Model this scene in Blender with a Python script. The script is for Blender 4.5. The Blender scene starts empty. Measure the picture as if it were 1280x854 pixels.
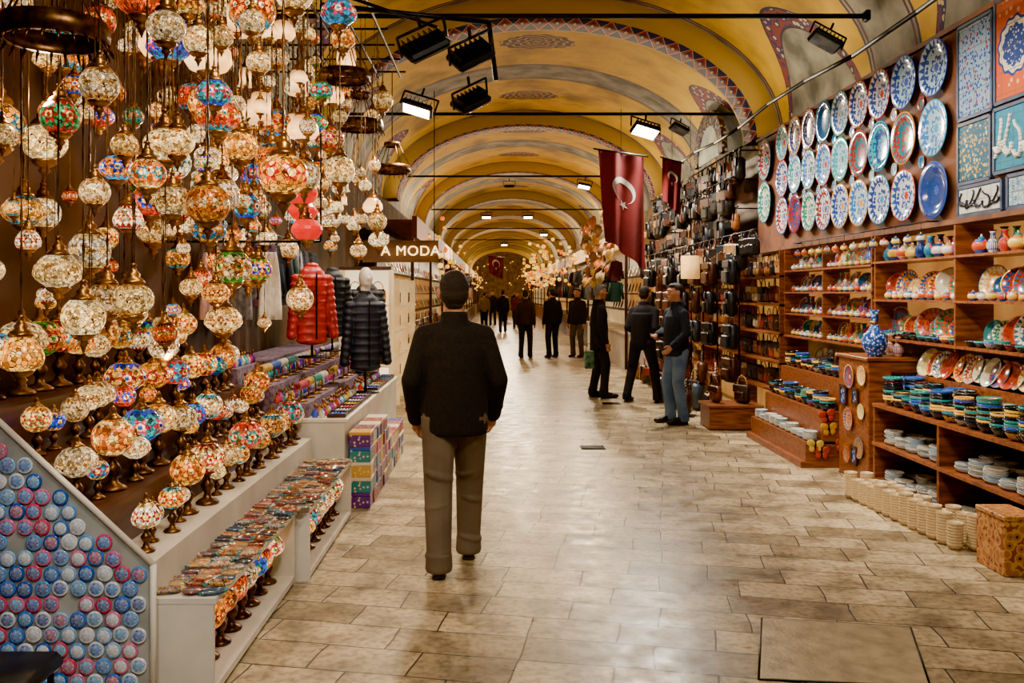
import bpy, bmesh, math, random
from mathutils import Vector, Matrix
R=random.Random(11)
SC=bpy.context.scene
COL=SC.collection
pi=math.pi
def hx(h,a=1):
    h=h.lstrip('#'); o=[]
    for i in (0,2,4):
        c=int(h[i:i+2],16)/255
        o.append(c/12.92 if c<=.04045 else ((c+.055)/1.055)**2.4)
    return (o[0],o[1],o[2],a)
# ---------------------------------------------------------------- mesh builder
class MB:
    def __init__(s): s.v=[];s.f=[];s.m=[];s.s=[]
    def add(s,vs,fs,mi=0,sm=False):
        o=len(s.v); s.v+=[tuple(v) for v in vs]
        for f in fs: s.f.append([i+o for i in f]); s.m.append(mi); s.s.append(sm)
        return s
    def box(s,x0,x1,y0,y1,z0,z1,mi=0):
        vs=[(x,y,z) for x in(x0,x1) for y in(y0,y1) for z in(z0,z1)]
        return s.add(vs,[(0,1,3,2),(4,6,7,5),(0,4,5,1),(2,3,7,6),(0,2,6,4),(1,5,7,3)],mi)
    def cbox(s,c,d,b=.01,mi=0,rot=None,sm=False):
        bm=bmesh.new(); h=[q/2 for q in d]
        for sx in(-1,1):
            for sy in(-1,1):
                for sz in(-1,1):
                    for k in range(3):
                        p=[sx*(h[0]-b),sy*(h[1]-b),sz*(h[2]-b)]
                        p[k]=(sx,sy,sz)[k]*h[k]; bm.verts.new(p)
        bmesh.ops.convex_hull(bm,input=bm.verts)
        bm.verts.index_update()
        vs=[Vector(v.co) for v in bm.verts]
        if rot: vs=[rot@v for v in vs]
        vs=[v+Vector(c) for v in vs]
        fs=[[v.index for v in f.verts] for f in bm.faces]; bm.free()
        return s.add(vs,fs,mi,sm)
    def cyl(s,a,b,r0,r1=None,n=10,mi=0,sm=True):
        if r1 is None: r1=r0
        a=Vector(a);b=Vector(b);d=(b-a).normalized()
        u=d.orthogonal().normalized();w=d.cross(u)
        vs=[]
        for p,r in((a,r0),(b,r1)):
            for i in range(n):
                t=2*pi*i/n; vs.append(p+u*r*math.cos(t)+w*r*math.sin(t))
        fs=[(i,(i+1)%n,n+(i+1)%n,n+i) for i in range(n)]
        fs.append(tuple(range(n))[::-1]); fs.append(tuple(range(n,2*n)))
        return s.add(vs,fs,mi,sm)
    def lathe(s,prof,n=16,mi=0,o=(0,0,0),sm=True,sx=1,sy=1):
        vs=[];fs=[];k=len(prof)
        for r,z in prof:
            for i in range(n):
                t=2*pi*i/n; vs.append((o[0]+r*math.cos(t)*sx,o[1]+r*math.sin(t)*sy,o[2]+z))
        for j in range(k-1):
            for i in range(n):
                fs.append((j*n+i,j*n+(i+1)%n,(j+1)*n+(i+1)%n,(j+1)*n+i))
        return s.add(vs,fs,mi,sm)
    def ell(s,c,r,n=14,m=8,mi=0,rot=None,sm=True):
        if not hasattr(r,'__len__'): r=(r,r,r)
        vs=[];c=Vector(c)
        for j in range(1,m):
            f=pi*j/m
            for i in range(n):
                t=2*pi*i/n
                vs.append(Vector((r[0]*math.sin(f)*math.cos(t),r[1]*math.sin(f)*math.sin(t),r[2]*math.cos(f))))
        vs.append(Vector((0,0,r[2])));vs.append(Vector((0,0,-r[2])))
        if rot: vs=[rot@v for v in vs]
        vs=[v+c for v in vs]
        fs=[]
        for j in range(m-2):
            for i in range(n):
                fs.append((j*n+i,(j+1)*n+i,(j+1)*n+(i+1)%n,j*n+(i+1)%n))
        T=len(vs)-2
        for i in range(n):
            fs.append((T,i,(i+1)%n)); fs.append((T+1,(m-2)*n+(i+1)%n,(m-2)*n+i))
        return s.add(vs,fs,mi,sm)
    def cap(s,a,b,r0,r1,n=12,mi=0):
        s.cyl(a,b,r0,r1,n,mi); s.ell(a,r0,n,8,mi); s.ell(b,r1,n,8,mi); return s
    def tube(s,pts,r,n=6,mi=0):
        for a,b in zip(pts[:-1],pts[1:]): s.cyl(a,b,r,r,n,mi)
        return s
    def poly(s,pts,th=None,mi=0):
        n=len(pts)
        if th is None: return s.add(pts,[tuple(range(n))],mi)
        t=Vector(th); vs=[Vector(p) for p in pts]; vs+=[v+t for v in vs]
        fs=[tuple(range(n))[::-1],tuple(range(n,2*n))]+[(i,(i+1)%n,n+(i+1)%n,n+i) for i in range(n)]
        return s.add(vs,fs,mi)
    def mesh(s,name,*mats):
        me=bpy.data.meshes.new(name); me.from_pydata(s.v,[],s.f)
        me.polygons.foreach_set('material_index',s.m); me.polygons.foreach_set('use_smooth',s.s)
        for m in mats: me.materials.append(m)
        me.update(); return me
def remesh(mb,name,mat,vox,it=3):
    me=mb.mesh(name,mat); ob=bpy.data.objects.new('tmp',me); COL.objects.link(ob)
    m=ob.modifiers.new('r','REMESH'); m.mode='VOXEL'; m.voxel_size=vox; m.use_smooth_shade=True
    if it:
        q=ob.modifiers.new('s','SMOOTH'); q.iterations=it; q.factor=.5
    dg=bpy.context.evaluated_depsgraph_get(); dg.update()
    out=bpy.data.meshes.new_from_object(ob.evaluated_get(dg))
    out.name=name; out.materials.clear(); out.materials.append(mat)
    out.polygons.foreach_set('material_index',[0]*len(out.polygons))
    bpy.data.objects.remove(ob); return out
def textmesh(txt,size,ext,mat,spacing=1.0,off=0):
    cu=bpy.data.curves.new('t','FONT'); cu.body=txt; cu.size=size; cu.extrude=ext; cu.align_x='CENTER'; cu.align_y='CENTER'; cu.space_character=spacing; cu.offset=off
    ob=bpy.data.objects.new('tmp',cu); COL.objects.link(ob)
    dg=bpy.context.evaluated_depsgraph_get(); dg.update()
    out=bpy.data.meshes.new_from_object(ob.evaluated_get(dg)); out.materials.clear(); out.materials.append(mat)
    bpy.data.objects.remove(ob); return out
# ---------------------------------------------------------------- things
def thing(name,me,label,cat,group=None,loc=(0,0,0),rot=(0,0,0),sc=1,kind=None):
    o=bpy.data.objects.new(name,me); COL.objects.link(o)
    o.location=loc;o.rotation_euler=rot
    o.scale=(sc,sc,sc) if not hasattr(sc,'__len__') else sc
    o['label']=label;o['category']=cat
    if group:o['group']=group
    if kind:o['kind']=kind
    return o
def part(name,me,par,label=None,loc=(0,0,0),rot=(0,0,0),sc=(1,1,1)):
    o=bpy.data.objects.new(name,me); COL.objects.link(o); o.parent=par
    o.location=loc;o.rotation_euler=rot;o.scale=sc
    if label:o['label']=label
    return o
def struct(name,me,label=None):
    o=bpy.data.objects.new(name,me); COL.objects.link(o); o['kind']='structure'
    o['label']=label or name.replace('_',' '); o['category']='structure'; return o
def inst(T,loc,rot=(0,0,0),sc=1,label=None,group=None,skip=()):
    o=thing(T[0],T[1],label or T[2],T[3],group,loc,rot,sc)
    for p in T[4]:
        if p[0] in skip: continue
        part(p[0],p[1],o,p[4] if len(p)>4 else None,p[2],(0,0,0),p[3])
    return o
# ---------------------------------------------------------------- node materials
class NM:
    def __init__(s,name,rough=.5,metal=0,spec=None):
        s.m=bpy.data.materials.new(name); s.m.use_nodes=True; s.t=s.m.node_tree
        s.b=s.t.nodes['Principled BSDF']; s.b.inputs['Roughness'].default_value=rough
        s.b.inputs['Metallic'].default_value=metal; s._o=None
        if spec is not None: s.b.inputs['Specular IOR Level'].default_value=spec
    def nd(s,t,**p):
        n=s.t.nodes.new(t)
        for k,v in p.items(): setattr(n,k,v)
        return n
    def put(s,i,v):
        if isinstance(v,bpy.types.NodeSocket): s.t.links.new(v,i)
        else: i.default_value=v
    def M(s,op,a,b=0.0,c=0.0):
        n=s.nd('ShaderNodeMath',operation=op)
        s.put(n.inputs[0],a);s.put(n.inputs[1],b);s.put(n.inputs[2],c); return n.outputs[0]
    def mix(s,f,a,b,mode='MIX'):
        n=s.nd('ShaderNodeMix',data_type='RGBA',blend_type=mode)
        s.put(n.inputs[0],f);s.put(n.inputs[6],a);s.put(n.inputs[7],b); return n.outputs[2]
    def ramp(s,f,cols,interp='CONSTANT',pos=None):
        n=s.nd('ShaderNodeValToRGB'); e=n.color_ramp; e.interpolation=interp
        k=len(cols)
        while len(e.elements)<k: e.elements.new(.5)
        for i,c in enumerate(cols):
            e.elements[i].position=pos[i] if pos else (i/k if interp=='CONSTANT' else i/(k-1))
            e.elements[i].color=hx(c) if isinstance(c,str) else c
        s.put(n.inputs[0],f); return n.outputs[0]
    def obj(s):
        if s._o is None: s._o=s.nd('ShaderNodeTexCoord').outputs['Object']
        return s._o
    def xyz(s,v=None):
        n=s.nd('ShaderNodeSeparateXYZ'); s.put(n.inputs[0],v or s.obj()); return n.outputs
    def rnd(s): return s.nd('ShaderNodeObjectInfo').outputs['Random']
    def noise(s,scale,detail=3,v=None):
        n=s.nd('ShaderNodeTexNoise'); s.put(n.inputs['Vector'],v or s.obj()); n.inputs['Scale'].default_value=scale; n.inputs['Detail'].default_value=detail
        return n.outputs[0]
    def vor(s,scale,feat='F1',v=None):
        n=s.nd('ShaderNodeTexVoronoi',feature=feat); s.put(n.inputs['Vector'],v or s.obj()); n.inputs['Scale'].default_value=scale; return n.outputs
    def bump(s,h,st=.3,d=.01):
        n=s.nd('ShaderNodeBump'); n.inputs['Strength'].default_value=st; n.inputs['Distance'].default_value=d; s.put(n.inputs['Height'],h); s.put(s.b.inputs['Normal'],n.outputs[0])
    def col(s,c): s.put(s.b.inputs['Base Color'],c)
    def emit(s,c,st): s.put(s.b.inputs['Emission Color'],c); s.put(s.b.inputs['Emission Strength'],st)
def pm(name,c1,c2=None,scale=8,rough=.5,metal=0,bump=0,em=0,stretch=None):
    m=NM(name,rough,metal); v=None
    if stretch:
        mp=m.nd('ShaderNodeMapping'); m.put(mp.inputs[0],m.obj()); mp.inputs['Scale'].default_value=stretch; v=mp.outputs[0]
    n=m.noise(scale,4,v); c=m.ramp(n,[c1,c2 or c1],'LINEAR',[.35,.65]); m.col(c)
    if bump: m.bump(n,bump)
    if em: m.emit(c,em)
    return m.m
def rpm(name,cols,rough=.5,metal=0,em=0,scale=30):
    m=NM(name,rough,metal); c=m.ramp(m.rnd(),cols)
    n=m.ramp(m.noise(scale,3),['#b8b8b8','#ffffff'],'LINEAR',[.3,.7]); c=m.mix(1.0,c,n,'MULTIPLY'); m.col(c)
    if em: m.emit(c,em)
    return m.m
brass=pm('brass','#7a4c1c','#b07c34',20,.32,.9)
bronze=pm('bronze','#3a2412','#7a5226',25,.35,.85)
iron=pm('black_metal','#0c0c0d','#1c1c1e',10,.45,.5)
white=pm('white_laminate','#cac3b6','#e2dccc',3,.4)
wood=pm('red_brown_wood','#5a2c14','#96501f',4,.38,0,.1,0,(1,8,8))
woodd=pm('dark_wood','#2a140b','#4a2414',4,.4,0,.1,0,(8,1,8))
felt=pm('brown_board','#4c2814','#78451f',5,.7)
gray=pm('grey_panel','#8a8c86','#aeb0a8',5,.35)
black=pm('black_plastic','#0b0b0c','#17171a',12,.4)
# mosaic glass
def mosaic(name,Rr,bg,acc,acc2,st,NN=7,vs=58):
    m=NM(name,.18); x,y,z=m.xyz()[:3]; rn=m.rnd()
    th=m.M('DIVIDE',m.M('ARCTAN2',y,x),2*pi); lat=m.M('DIVIDE',z,Rr)
    p=m.M('SUBTRACT',m.M('FRACT',m.M('MULTIPLY',th,float(NN))),.5)
    q=m.M('MULTIPLY',lat,NN/6.28)
    d=m.M('SQRT',m.M('ADD',m.M('MULTIPLY',p,p),m.M('MULTIPLY',q,q)))
    an=m.M('ARCTAN2',q,p)
    pet=m.M('MULTIPLY_ADD',m.M('COSINE',m.M('MULTIPLY',an,6.0)),.1,.36)
    A=m.ramp(rn,acc); B=m.ramp(m.M('FRACT',m.M('MULTIPLY',rn,7.31)),acc2); G=m.ramp(m.M('FRACT',m.M('MULTIPLY',rn,3.77)),bg)
    v=m.vor(vs,'F1'); vb=m.ramp(v[1],['#7a6850','#ffffff'],'LINEAR',[.2,.8])
    c=m.mix(m.M('LESS_THAN',d,pet),G,A)
    c=m.mix(m.M('LESS_THAN',d,.2),c,hx('#ffd078')); c=m.mix(m.M('LESS_THAN',d,.1),c,B)
    zz=m.M('ABSOLUTE',m.M('SUBTRACT',m.M('FRACT',m.M('MULTIPLY',th,NN*2.0)),.5))
    c=m.mix(m.M('GREATER_THAN',m.M('ABSOLUTE',lat),m.M('MULTIPLY_ADD',zz,.5,.46)),c,B)
    c=m.mix(m.M('GREATER_THAN',m.M('ABSOLUTE',lat),.8),c,G)
    c=m.mix(1.0,c,vb,'MULTIPLY')
    e=m.vor(vs,'DISTANCE_TO_EDGE')[0]; c=m.mix(m.M('LESS_THAN',e,.05),c,hx('#280f04'))
    m.col(m.mix(.6,c,hx('#000000')))
    s_=m.M('MULTIPLY_ADD',m.M('FRACT',m.M('MULTIPLY',rn,13.7)),st*1.1,st*.5)
    hot=m.M('SUBTRACT',1.0,m.M('MULTIPLY',m.M('MULTIPLY',lat,lat),.85))
    m.emit(c,m.M('MULTIPLY',m.M('MULTIPLY',s_,hot),m.M('MULTIPLY_ADD',m.noise(10,1),2.6,-.2))); return m.m
glA=mosaic('mosaic_glass_amber',.08,['#ee8c20','#f4a636','#f4c878','#ee9428','#f8dca4','#e07020','#f8e4bc'],['#d0300a','#ee9830','#b01c08','#f0d088','#e05a14','#1f808a','#b81810','#f0a040'],['#e05014','#f4c870','#148088','#f48c10','#981406','#eeb450'],2.1)
glB=mosaic('mosaic_glass_multicolour',.08,['#ee8420','#1480a0','#f4b050','#1c9494','#eec888','#2450c0','#d8603a','#2c9a58'],['#c01a10','#103cb8','#0a8e7a','#ee7e08','#c02410','#d83460'],['#148cc0','#ee9c14','#c01a08','#103cb8','#2c9424'],1.9,6)
glC=mosaic('mosaic_glass_cream',.08,['#f8d090','#f4c878','#fce4b8','#f8d8a0'],['#e0a45c','#c88040','#f0c078','#b0602c'],['#f0c068','#d08a38','#f8dca0','#e09040'],1.9,9,75)
glD=mosaic('mosaic_glass_beaded_red',.08,['#d03c10','#ee7c1c','#e05010','#f4a03c'],['#f4b448','#a01406','#f4d090'],['#701806','#ee9428','#148088'],1.9,10,80)
m=NM('frosted_glass',.3); z=m.xyz()[2]; c=m.ramp(m.noise(12,3),['#ffa850','#ffd090'],'LINEAR',[.3,.7]); m.col(m.mix(.4,c,hx('#000000')))
m.emit(c,m.M('MULTIPLY_ADD',m.M('SUBTRACT',1.0,m.M('MINIMUM',m.M('MULTIPLY',m.M('ABSOLUTE',m.M('ADD',z,.03)),12.0),1.0)),2.6,.7)); frost=m.m
redg=pm('red_lantern_glass','#c80808','#e81808',15,.3,0,0,.9)
# painted ceramics
def ceramic(name,Rr,fields,accs,accs2,dark=False):
    m=NM(name,.14); x,y,z=m.xyz()[:3]; rn=m.rnd()
    r=m.M('DIVIDE',m.M('SQRT',m.M('ADD',m.M('MULTIPLY',x,x),m.M('MULTIPLY',y,y))),Rr)
    th=m.M('ARCTAN2',y,x)
    F=m.ramp(rn,fields); A=m.ramp(m.M('FRACT',m.M('MULTIPLY',rn,5.3)),accs); B=m.ramp(m.M('FRACT',m.M('MULTIPLY',rn,9.7)),accs2)
    v=m.vor(7.5/Rr/2,'F1'); c=m.mix(m.M('LESS_THAN',v[0],.3),F,A); c=m.mix(m.M('LESS_THAN',v[0],.14),c,B)
    n=m.noise(9/Rr/2,2); c=m.mix(m.M('GREATER_THAN',n,.62),c,A)
    ro=m.M('MULTIPLY_ADD',m.M('COSINE',m.M('MULTIPLY',th,8.0)),.07,.36)
    c=m.mix(m.M('LESS_THAN',r,ro),c,A); c=m.mix(m.M('LESS_THAN',r,m.M('MULTIPLY',ro,.72)),c,F); c=m.mix(m.M('LESS_THAN',r,m.M('MULTIPLY',ro,.45)),c,B)
    if not dark:
        c=m.mix(m.M('GREATER_THAN',r,.7),c,A)
        w=m.M('GREATER_THAN',m.M('ADD',m.M('SINE',m.M('MULTIPLY',th,20.0)),m.M('MULTIPLY',m.M('SUBTRACT',r,.85),9.0)),0.0)
        c=m.mix(m.M('MULTIPLY',m.M('GREATER_THAN',r,.75),w),c,F)
        c=m.mix(m.M('GREATER_THAN',r,.95),c,B)
    else: c=m.mix(m.M('GREATER_THAN',r,.96),c,A)
    m.col(c); return m.m
plm=ceramic('painted_plate_glaze',.22,['#cdd2d4','#c0ced6','#d7d0bc','#9cbccc','#c7cac8','#1f3f7a','#b0c8cc','#1c6a78'],['#23479a','#2f6fb8','#1f9aa8','#27408a','#17806e','#8a2a20'],['#b83224','#2e8fb8','#1c7a5a','#3a5ab0','#d8902c'])
bwm=ceramic('painted_bowl_glaze',.075,['#12161f','#b8881c','#143f2c','#0f1a38','#7a1a12','#181818','#1c3a5a','#0f4a50','#101010','#a0a49c'],['#0c0c10','#1f4fa0','#0c0c10','#e0a830','#187878','#101018'],['#c84a14','#d0c8a8','#2a7a40','#2040a0'],True)
ylm=ceramic('warm_plate_glaze',.12,['#d89028','#c8582c','#d8b850','#1f5a7a','#d0c4a4','#a83a20','#2a6a88'],['#9a2a18','#1c4a8a','#d8d0b0','#1c7a5a'],['#e8c040','#c84a1c','#2a8090'])
crm=pm('cream_ceramic','#a88c5c','#d0b484',14,.4)
whc=ceramic('white_dish_glaze',.07,['#c8c4b4','#d4d0c0'],['#c0bdb0','#8fa4b4'],['#b0392b','#7f98a8'],True)
m=NM('blue_vase_glaze',.15); n=m.vor(40)[0]; m.col(m.ramp(n,['#d4dce8','#3a68b8','#1c3a80'],'CONSTANT',[0,.3,.55])); vasem=m.m
# ---------------------------------------------------------------- structure
CX,HW,SZ,RI=.65,3.1,3.7,1.9
YE=84.0
# floor
m=NM('stone_floor',.3)
mp=m.nd('ShaderNodeMapping'); m.put(mp.inputs[0],m.obj()); mp.inputs['Rotation'].default_value=(0,0,math.radians(11))
wp=m.nd('ShaderNodeTexNoise'); m.put(wp.inputs[0],m.obj()); wp.inputs['Scale'].default_value=1.4
ad=m.nd('ShaderNodeVectorMath',operation='MULTIPLY_ADD'); m.put(ad.inputs[0],wp.outputs[1]); ad.inputs[1].default_value=(.09,.05,0); m.put(ad.inputs[2],mp.outputs[0])
bk=m.nd('ShaderNodeTexBrick'); m.put(bk.inputs['Vector'],ad.outputs[0]); bk.offset=.4; bk.squash=1.4; bk.squash_frequency=3
bk.inputs['Scale'].default_value=1; bk.inputs['Brick Width'].default_value=.44; bk.inputs['Row Height'].default_value=.26
bk.inputs['Mortar Size'].default_value=.005; bk.inputs['Mortar Smooth'].default_value=.3; bk.inputs['Bias'].default_value=.1
bk.inputs['Color1'].default_value=hx('#968768'); bk.inputs['Color2'].default_value=hx('#dccdac'); bk.inputs['Mortar'].default_value=hx('#302819')
n1=m.ramp(m.noise(3.8,8),['#86755a','#fff8ea'],'LINEAR',[.34,.58]); n2=m.ramp(m.noise(26,7),['#9c8a6a','#ffffff'],'LINEAR',[.36,.56])
c=m.mix(.75,bk.outputs[0],n1,'MULTIPLY'); c=m.mix(.65,c,n2,'MULTIPLY'); m.col(c)
rg=m.M('MULTIPLY_ADD',m.noise(7,4),.5,.1); m.put(m.b.inputs['Roughness'],rg)
hh=m.M('ADD',m.M('MULTIPLY',bk.outputs[1],-1.0),m.M('MULTIPLY',m.noise(10,4),.5)); m.bump(hh,.45,.012)
floor_m=m.m
struct('floor',MB().box(-3.4,4.6,-1.5,YE,-.1,0).mesh('floor',floor_m),'worn beige stone paving slabs with dark joints')
m=NM('cover_stone',.4); c=m.ramp(m.noise(9,6),['#8c7c5c','#c2b08a'],'LINEAR',[.3,.7]); m.col(c); m.bump(m.noise(60,3),.3)
cov=thing('access_cover',None,'rectangular stone access cover in a thin dark frame in the paving','floor cover')
q=[(1.12,3.73),(1.80,3.66),(2.02,4.30),(1.34,4.42)]
ctr=Vector((sum(a for a,b in q)/4,sum(b for a,b in q)/4,0))
cov.location=ctr
part('slab',MB().poly([(a-ctr.x,b-ctr.y,.001) for a,b in q],(0,0,.006)).mesh('slab',m.m),cov)
fr=MB()
for i in range(4):
    a=Vector((q[i][0]-ctr.x,q[i][1]-ctr.y,.002)); b=Vector((q[(i+1)%4][0]-ctr.x,q[(i+1)%4][1]-ctr.y,.002)); fr.cyl(a*1.02,b*1.02,.005,.005,6)
part('frame',fr.mesh('frame',iron),cov)
g=MB().box(-.13,.13,-.1,.1,.001,.006)
for i in range(8): g.box(-.12,.12,-.09+i*.024,-.082+i*.024,.006,.012)
gm=g.mesh('grate',iron)
thing('drain_grate',gm,'small dark metal drain grate set in the paving','drain',loc=(1.02,9.3,0))
thing('drain_grate',gm,'small dark metal drain grate set in the paving','drain',loc=(1.7,13.0,0))
plaster=pm('aged_plaster','#7a6a4c','#a8946a',2,.85,0,.2)
darkplaster=pm('dimmed_plaster','#2c1a0e','#5e3c1e',2,.85,0,.2)  # brown darkened so the wall behind the lamps stays dim
struct('wall_left',MB().box(-2.65,-2.45,-1.5,YE,0,3.75).mesh('wl',darkplaster),'dark brown plaster wall')
struct('wall_right',MB().box(3.75,3.95,-1.5,YE,0,3.75).mesh('wr',plaster),'aged plaster wall')
struct('wall_end',MB().box(-2.65,3.95,YE,YE+.2,0,5.8).mesh('we',pm('end_wall','#7a5a34','#a88450',3,.8)),'ochre plaster far end wall')
struct('wall_back',MB().box(-2.65,3.95,-1.7,-1.5,0,5.8).mesh('wb',plaster),'aged plaster wall')
# vault
m=NM('painted_vault',.7); x,y,z=m.xyz()[:3]
yl=m.M('FRACT',m.M('DIVIDE',m.M('SUBTRACT',y,.75),3.75))
dy=m.M('ABSOLUTE',m.M('SUBTRACT',yl,.5))
base=m.ramp(m.noise(.9,7),['#8c6a10','#dcae10','#b88c08'],'LINEAR',[.32,.52,.72])
pl=m.ramp(m.noise(2.5,6),['#5a564c','#a09a88'],'LINEAR',[.35,.65])
bandm=m.M('MULTIPLY',m.M('GREATER_THAN',dy,.37),m.M('LESS_THAN',dy,.5))
c=m.mix(bandm,base,pl)
for d_,cc in((.365,'#3a2a3c'),(.385,'#5a2a3c')):
    ln=m.M('LESS_THAN',m.M('ABSOLUTE',m.M('SUBTRACT',dy,d_)),.005); c=m.mix(ln,c,hx(cc))
ar=m.M('SUBTRACT',4.78,m.M('MULTIPLY',m.M('MULTIPLY',dy,dy),12.0))
fld=m.M('LESS_THAN',z,ar); c=m.mix(fld,c,pl)
be=m.M('ABSOLUTE',m.M('SUBTRACT',z,ar)); vv=m.vor(10)[0]
orn=m.ramp(vv,['#c8b078','#33245a','#7a2a28'],'CONSTANT',[0,.3,.55]); c=m.mix(m.M('LESS_THAN',be,.1),c,orn)
c=m.mix(m.M('LESS_THAN',m.M('ABSOLUTE',m.M('SUBTRACT',be,.11)),.012),c,hx('#2c1c30'))
ex=m.M('DIVIDE',m.M('SUBTRACT',x,CX),.62); ey=m.M('DIVIDE',m.M('MULTIPLY',m.M('SUBTRACT',yl,.5),3.75),.42)
er=m.M('SQRT',m.M('ADD',m.M('MULTIPLY',ex,ex),m.M('MULTIPLY',ey,ey))); ea=m.M('ARCTAN2',ey,ex)
edge=m.M('MULTIPLY_ADD',m.M('ABSOLUTE',m.M('SINE',m.M('MULTIPLY',ea,6.0))),.14,.86)
lat=m.ramp(m.M('SINE',m.M('ADD',m.M('MULTIPLY',er,28.0),m.M('MULTIPLY',m.M('SINE',m.M('MULTIPLY',ea,10.0)),1.5))),['#4a3038','#c0943a'],'CONSTANT',[0,.55])
c=m.mix(m.M('LESS_THAN',er,edge),c,lat); m.col(c); m.bump(m.noise(3,6),.4,.05)
vb=MB(); NS=40; xs=[CX-HW*math.cos(pi*i/NS) for i in range(NS+1)]
ys=[-1.5+k*(YE+1.5)/36 for k in range(37)]
vs=[(a,b,SZ+RI*math.sin(pi*i/NS)) for b in ys for i,a in enumerate(xs)]
fs=[(j*(NS+1)+i,j*(NS+1)+i+1,(j+1)*(NS+1)+i+1,(j+1)*(NS+1)+i) for j in range(36) for i in range(NS)]
vb.add(vs,fs,0,True); struct('ceiling',vb.mesh('vault',m.m),'yellow painted barrel vault with floral medallions')
# ribs
m=NM('rib_ornament',.7); x,y,z=m.xyz()[:3]
an=m.M('ARCTAN2',m.M('DIVIDE',m.M('SUBTRACT',z,SZ),RI),m.M('DIVIDE',m.M('SUBTRACT',x,CX),HW))
u=m.M('FRACT',m.M('MULTIPLY',an,11.0)); du=m.M('ABSOLUTE',m.M('SUBTRACT',u,.5)); dv=m.M('ABSOLUTE',m.M('MULTIPLY',y,1.35))
s_=m.M('ADD',m.M('MULTIPLY',du,.9),dv)
c=m.mix(m.M('LESS_THAN',s_,.46),hx('#16104c'),hx('#b8a070')); c=m.mix(m.M('LESS_THAN',s_,.41),c,hx('#86141a')); c=m.mix(m.M('LESS_THAN',s_,.22),c,hx('#16104c')); c=m.mix(m.M('LESS_THAN',s_,.1),c,hx('#c8a040'))
c=m.mix(m.M('GREATER_THAN',dv,.41),c,hx('#b08a20')); m.col(c); rib_m=m.m
def ribmesh(w,dp,mt):
    rb=MB(); vs=[]
    for i in range(NS+1):
        t=pi*i/NS; cxx=CX-HW*math.cos(t); czz=SZ+RI*math.sin(t)
        ix=CX-(HW-dp)*math.cos(t); iz=SZ+(RI-dp)*math.sin(t)
        vs+=[(cxx,-w,czz),(ix,-w,iz),(ix,w,iz),(cxx,w,czz)]
    fs=[]
    for i in range(NS):
        for k in range(3): fs.append((i*4+k,i*4+k+1,i*4+k+5,i*4+k+4))
    rb.add(vs,fs,0,True); return rb.mesh('rib',mt)
ribme=ribmesh(.36,.28,rib_m)
k=1; yy=4.5
while yy<YE-2:
    o=struct('trim_%d'%k,ribme,'painted vault rib'); o.location=(0,yy,0); k+=1; yy+=7.5
def arch_pts(y0,y1,z0,h,n=14):
    c=(y0+y1)/2; r=(y1-y0)/2
    return [(0,c-r*math.cos(pi*i/n),z0+h*math.sin(pi*i/n)) for i in range(n+1)]
lit=pm('lit_window_glass','#8a9484','#c4c4b0',3,.3,0,0,.3)
bdr=NM('lunette_border',.7); v=bdr.vor(9)[0]; bdr.col(bdr.ramp(v,['#b8ac90','#3a2a4c','#7a6a48'],'CONSTANT',[0,.25,.6])); bdr=bdr.m
kk=1
for side,xw in((1,3.36),):
    for c0 in (13.9,21.4):
        b=MB(); o_=arch_pts(-.95,.95,3.72,.78); i_=arch_pts(-.7,.7,3.72,.55)
        b.poly(i_,(.02,0,0),1)
        vs=[];fs=[]
        for a,bb in zip(o_,i_): vs+=[(-.03*side,a[1],a[2]),(-.03*side,bb[1],bb[2]),(.05*side,bb[1],bb[2]),(.05*side,a[1],a[2])]
        for i in range(14):
            for q2 in range(4): fs.append((i*4+q2,i*4+(q2+1)%4,i*4+4+(q2+1)%4,i*4+4+q2))
        b.add(vs,fs,0)
        o=struct('window_%d'%kk,b.mesh('lunette',bdr,lit),'arched lunette window with ornamental border'); o.location=(xw,c0,0); kk+=1
for yy_,z_ in((8.3,4.25),(12.6,4.2),(20.1,4.3),(27.6,4.25),(35.1,4.2),(42.6,4.2)):
    t=thing('tie_rod',None,'black iron tie rod spanning the vault','tie rod','iron tie rods',(CX,yy_,z_))
    L=HW*math.sqrt(1-((z_+.08-SZ)/RI)**2)-.05
    part('bar',MB().cyl((-L,0,0),(L,0,0),.024,.024,8).mesh('bar',iron),t)
    part('anchor_plate',MB().cbox((-L+.03,0,0),(.05,.1,.1)).mesh('pl',iron),t); part('anchor_plate',MB().cbox((L-.03,0,0),(.05,.1,.1)).mesh('pl',iron),t)
pts=[(3.35-.02*i,4.5+i*1.2,3.86+.04*math.sin(i*1.7)) for i in range(11)]
thing('electric_cable',MB().tube(pts,.022,6).mesh('cab',iron),'thick black electric cable strung above the plates','cable')
# ---------------------------------------------------------------- floodlights
m=NM('flood_glass',.2); m.col(hx('#fff4dc')); m.emit(m.ramp(m.noise(5),['#ffe9c0','#fffaf0'],'LINEAR'),14.0); fl_on=m.m
fl_off=pm('flood_glass_off','#3c4248','#6a727a',8,.1)
def flood(loc,rot,on=True,s=1,lab=None):
    t=thing('floodlight',None,lab or ('black rectangular floodlight, lit, bracketed overhead' if on else 'black rectangular floodlight, unlit, on an overhead bar'),'light','overhead floodlights',loc,rot,s)
    b=MB().cbox((0,0,.02),(.3,.2,.06),.02)
    for i in range(7): b.box(-.12+i*.04-.004,-.12+i*.04+.004,-.07,.07,.05,.09)
    part('housing',b.mesh('housing',iron),t)
    part('lens',MB().cbox((0,0,-.014),(.26,.16,.01),.004).mesh('lens',fl_on if on else fl_off),t)
    part('bracket',MB().tube([(-.17,0,.02),(-.17,0,.16),(.17,0,.16),(.17,0,.02)],.01).cyl((0,0,.16),(0,0,.24),.012,.012).mesh('brk',iron),t)
    return t
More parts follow.
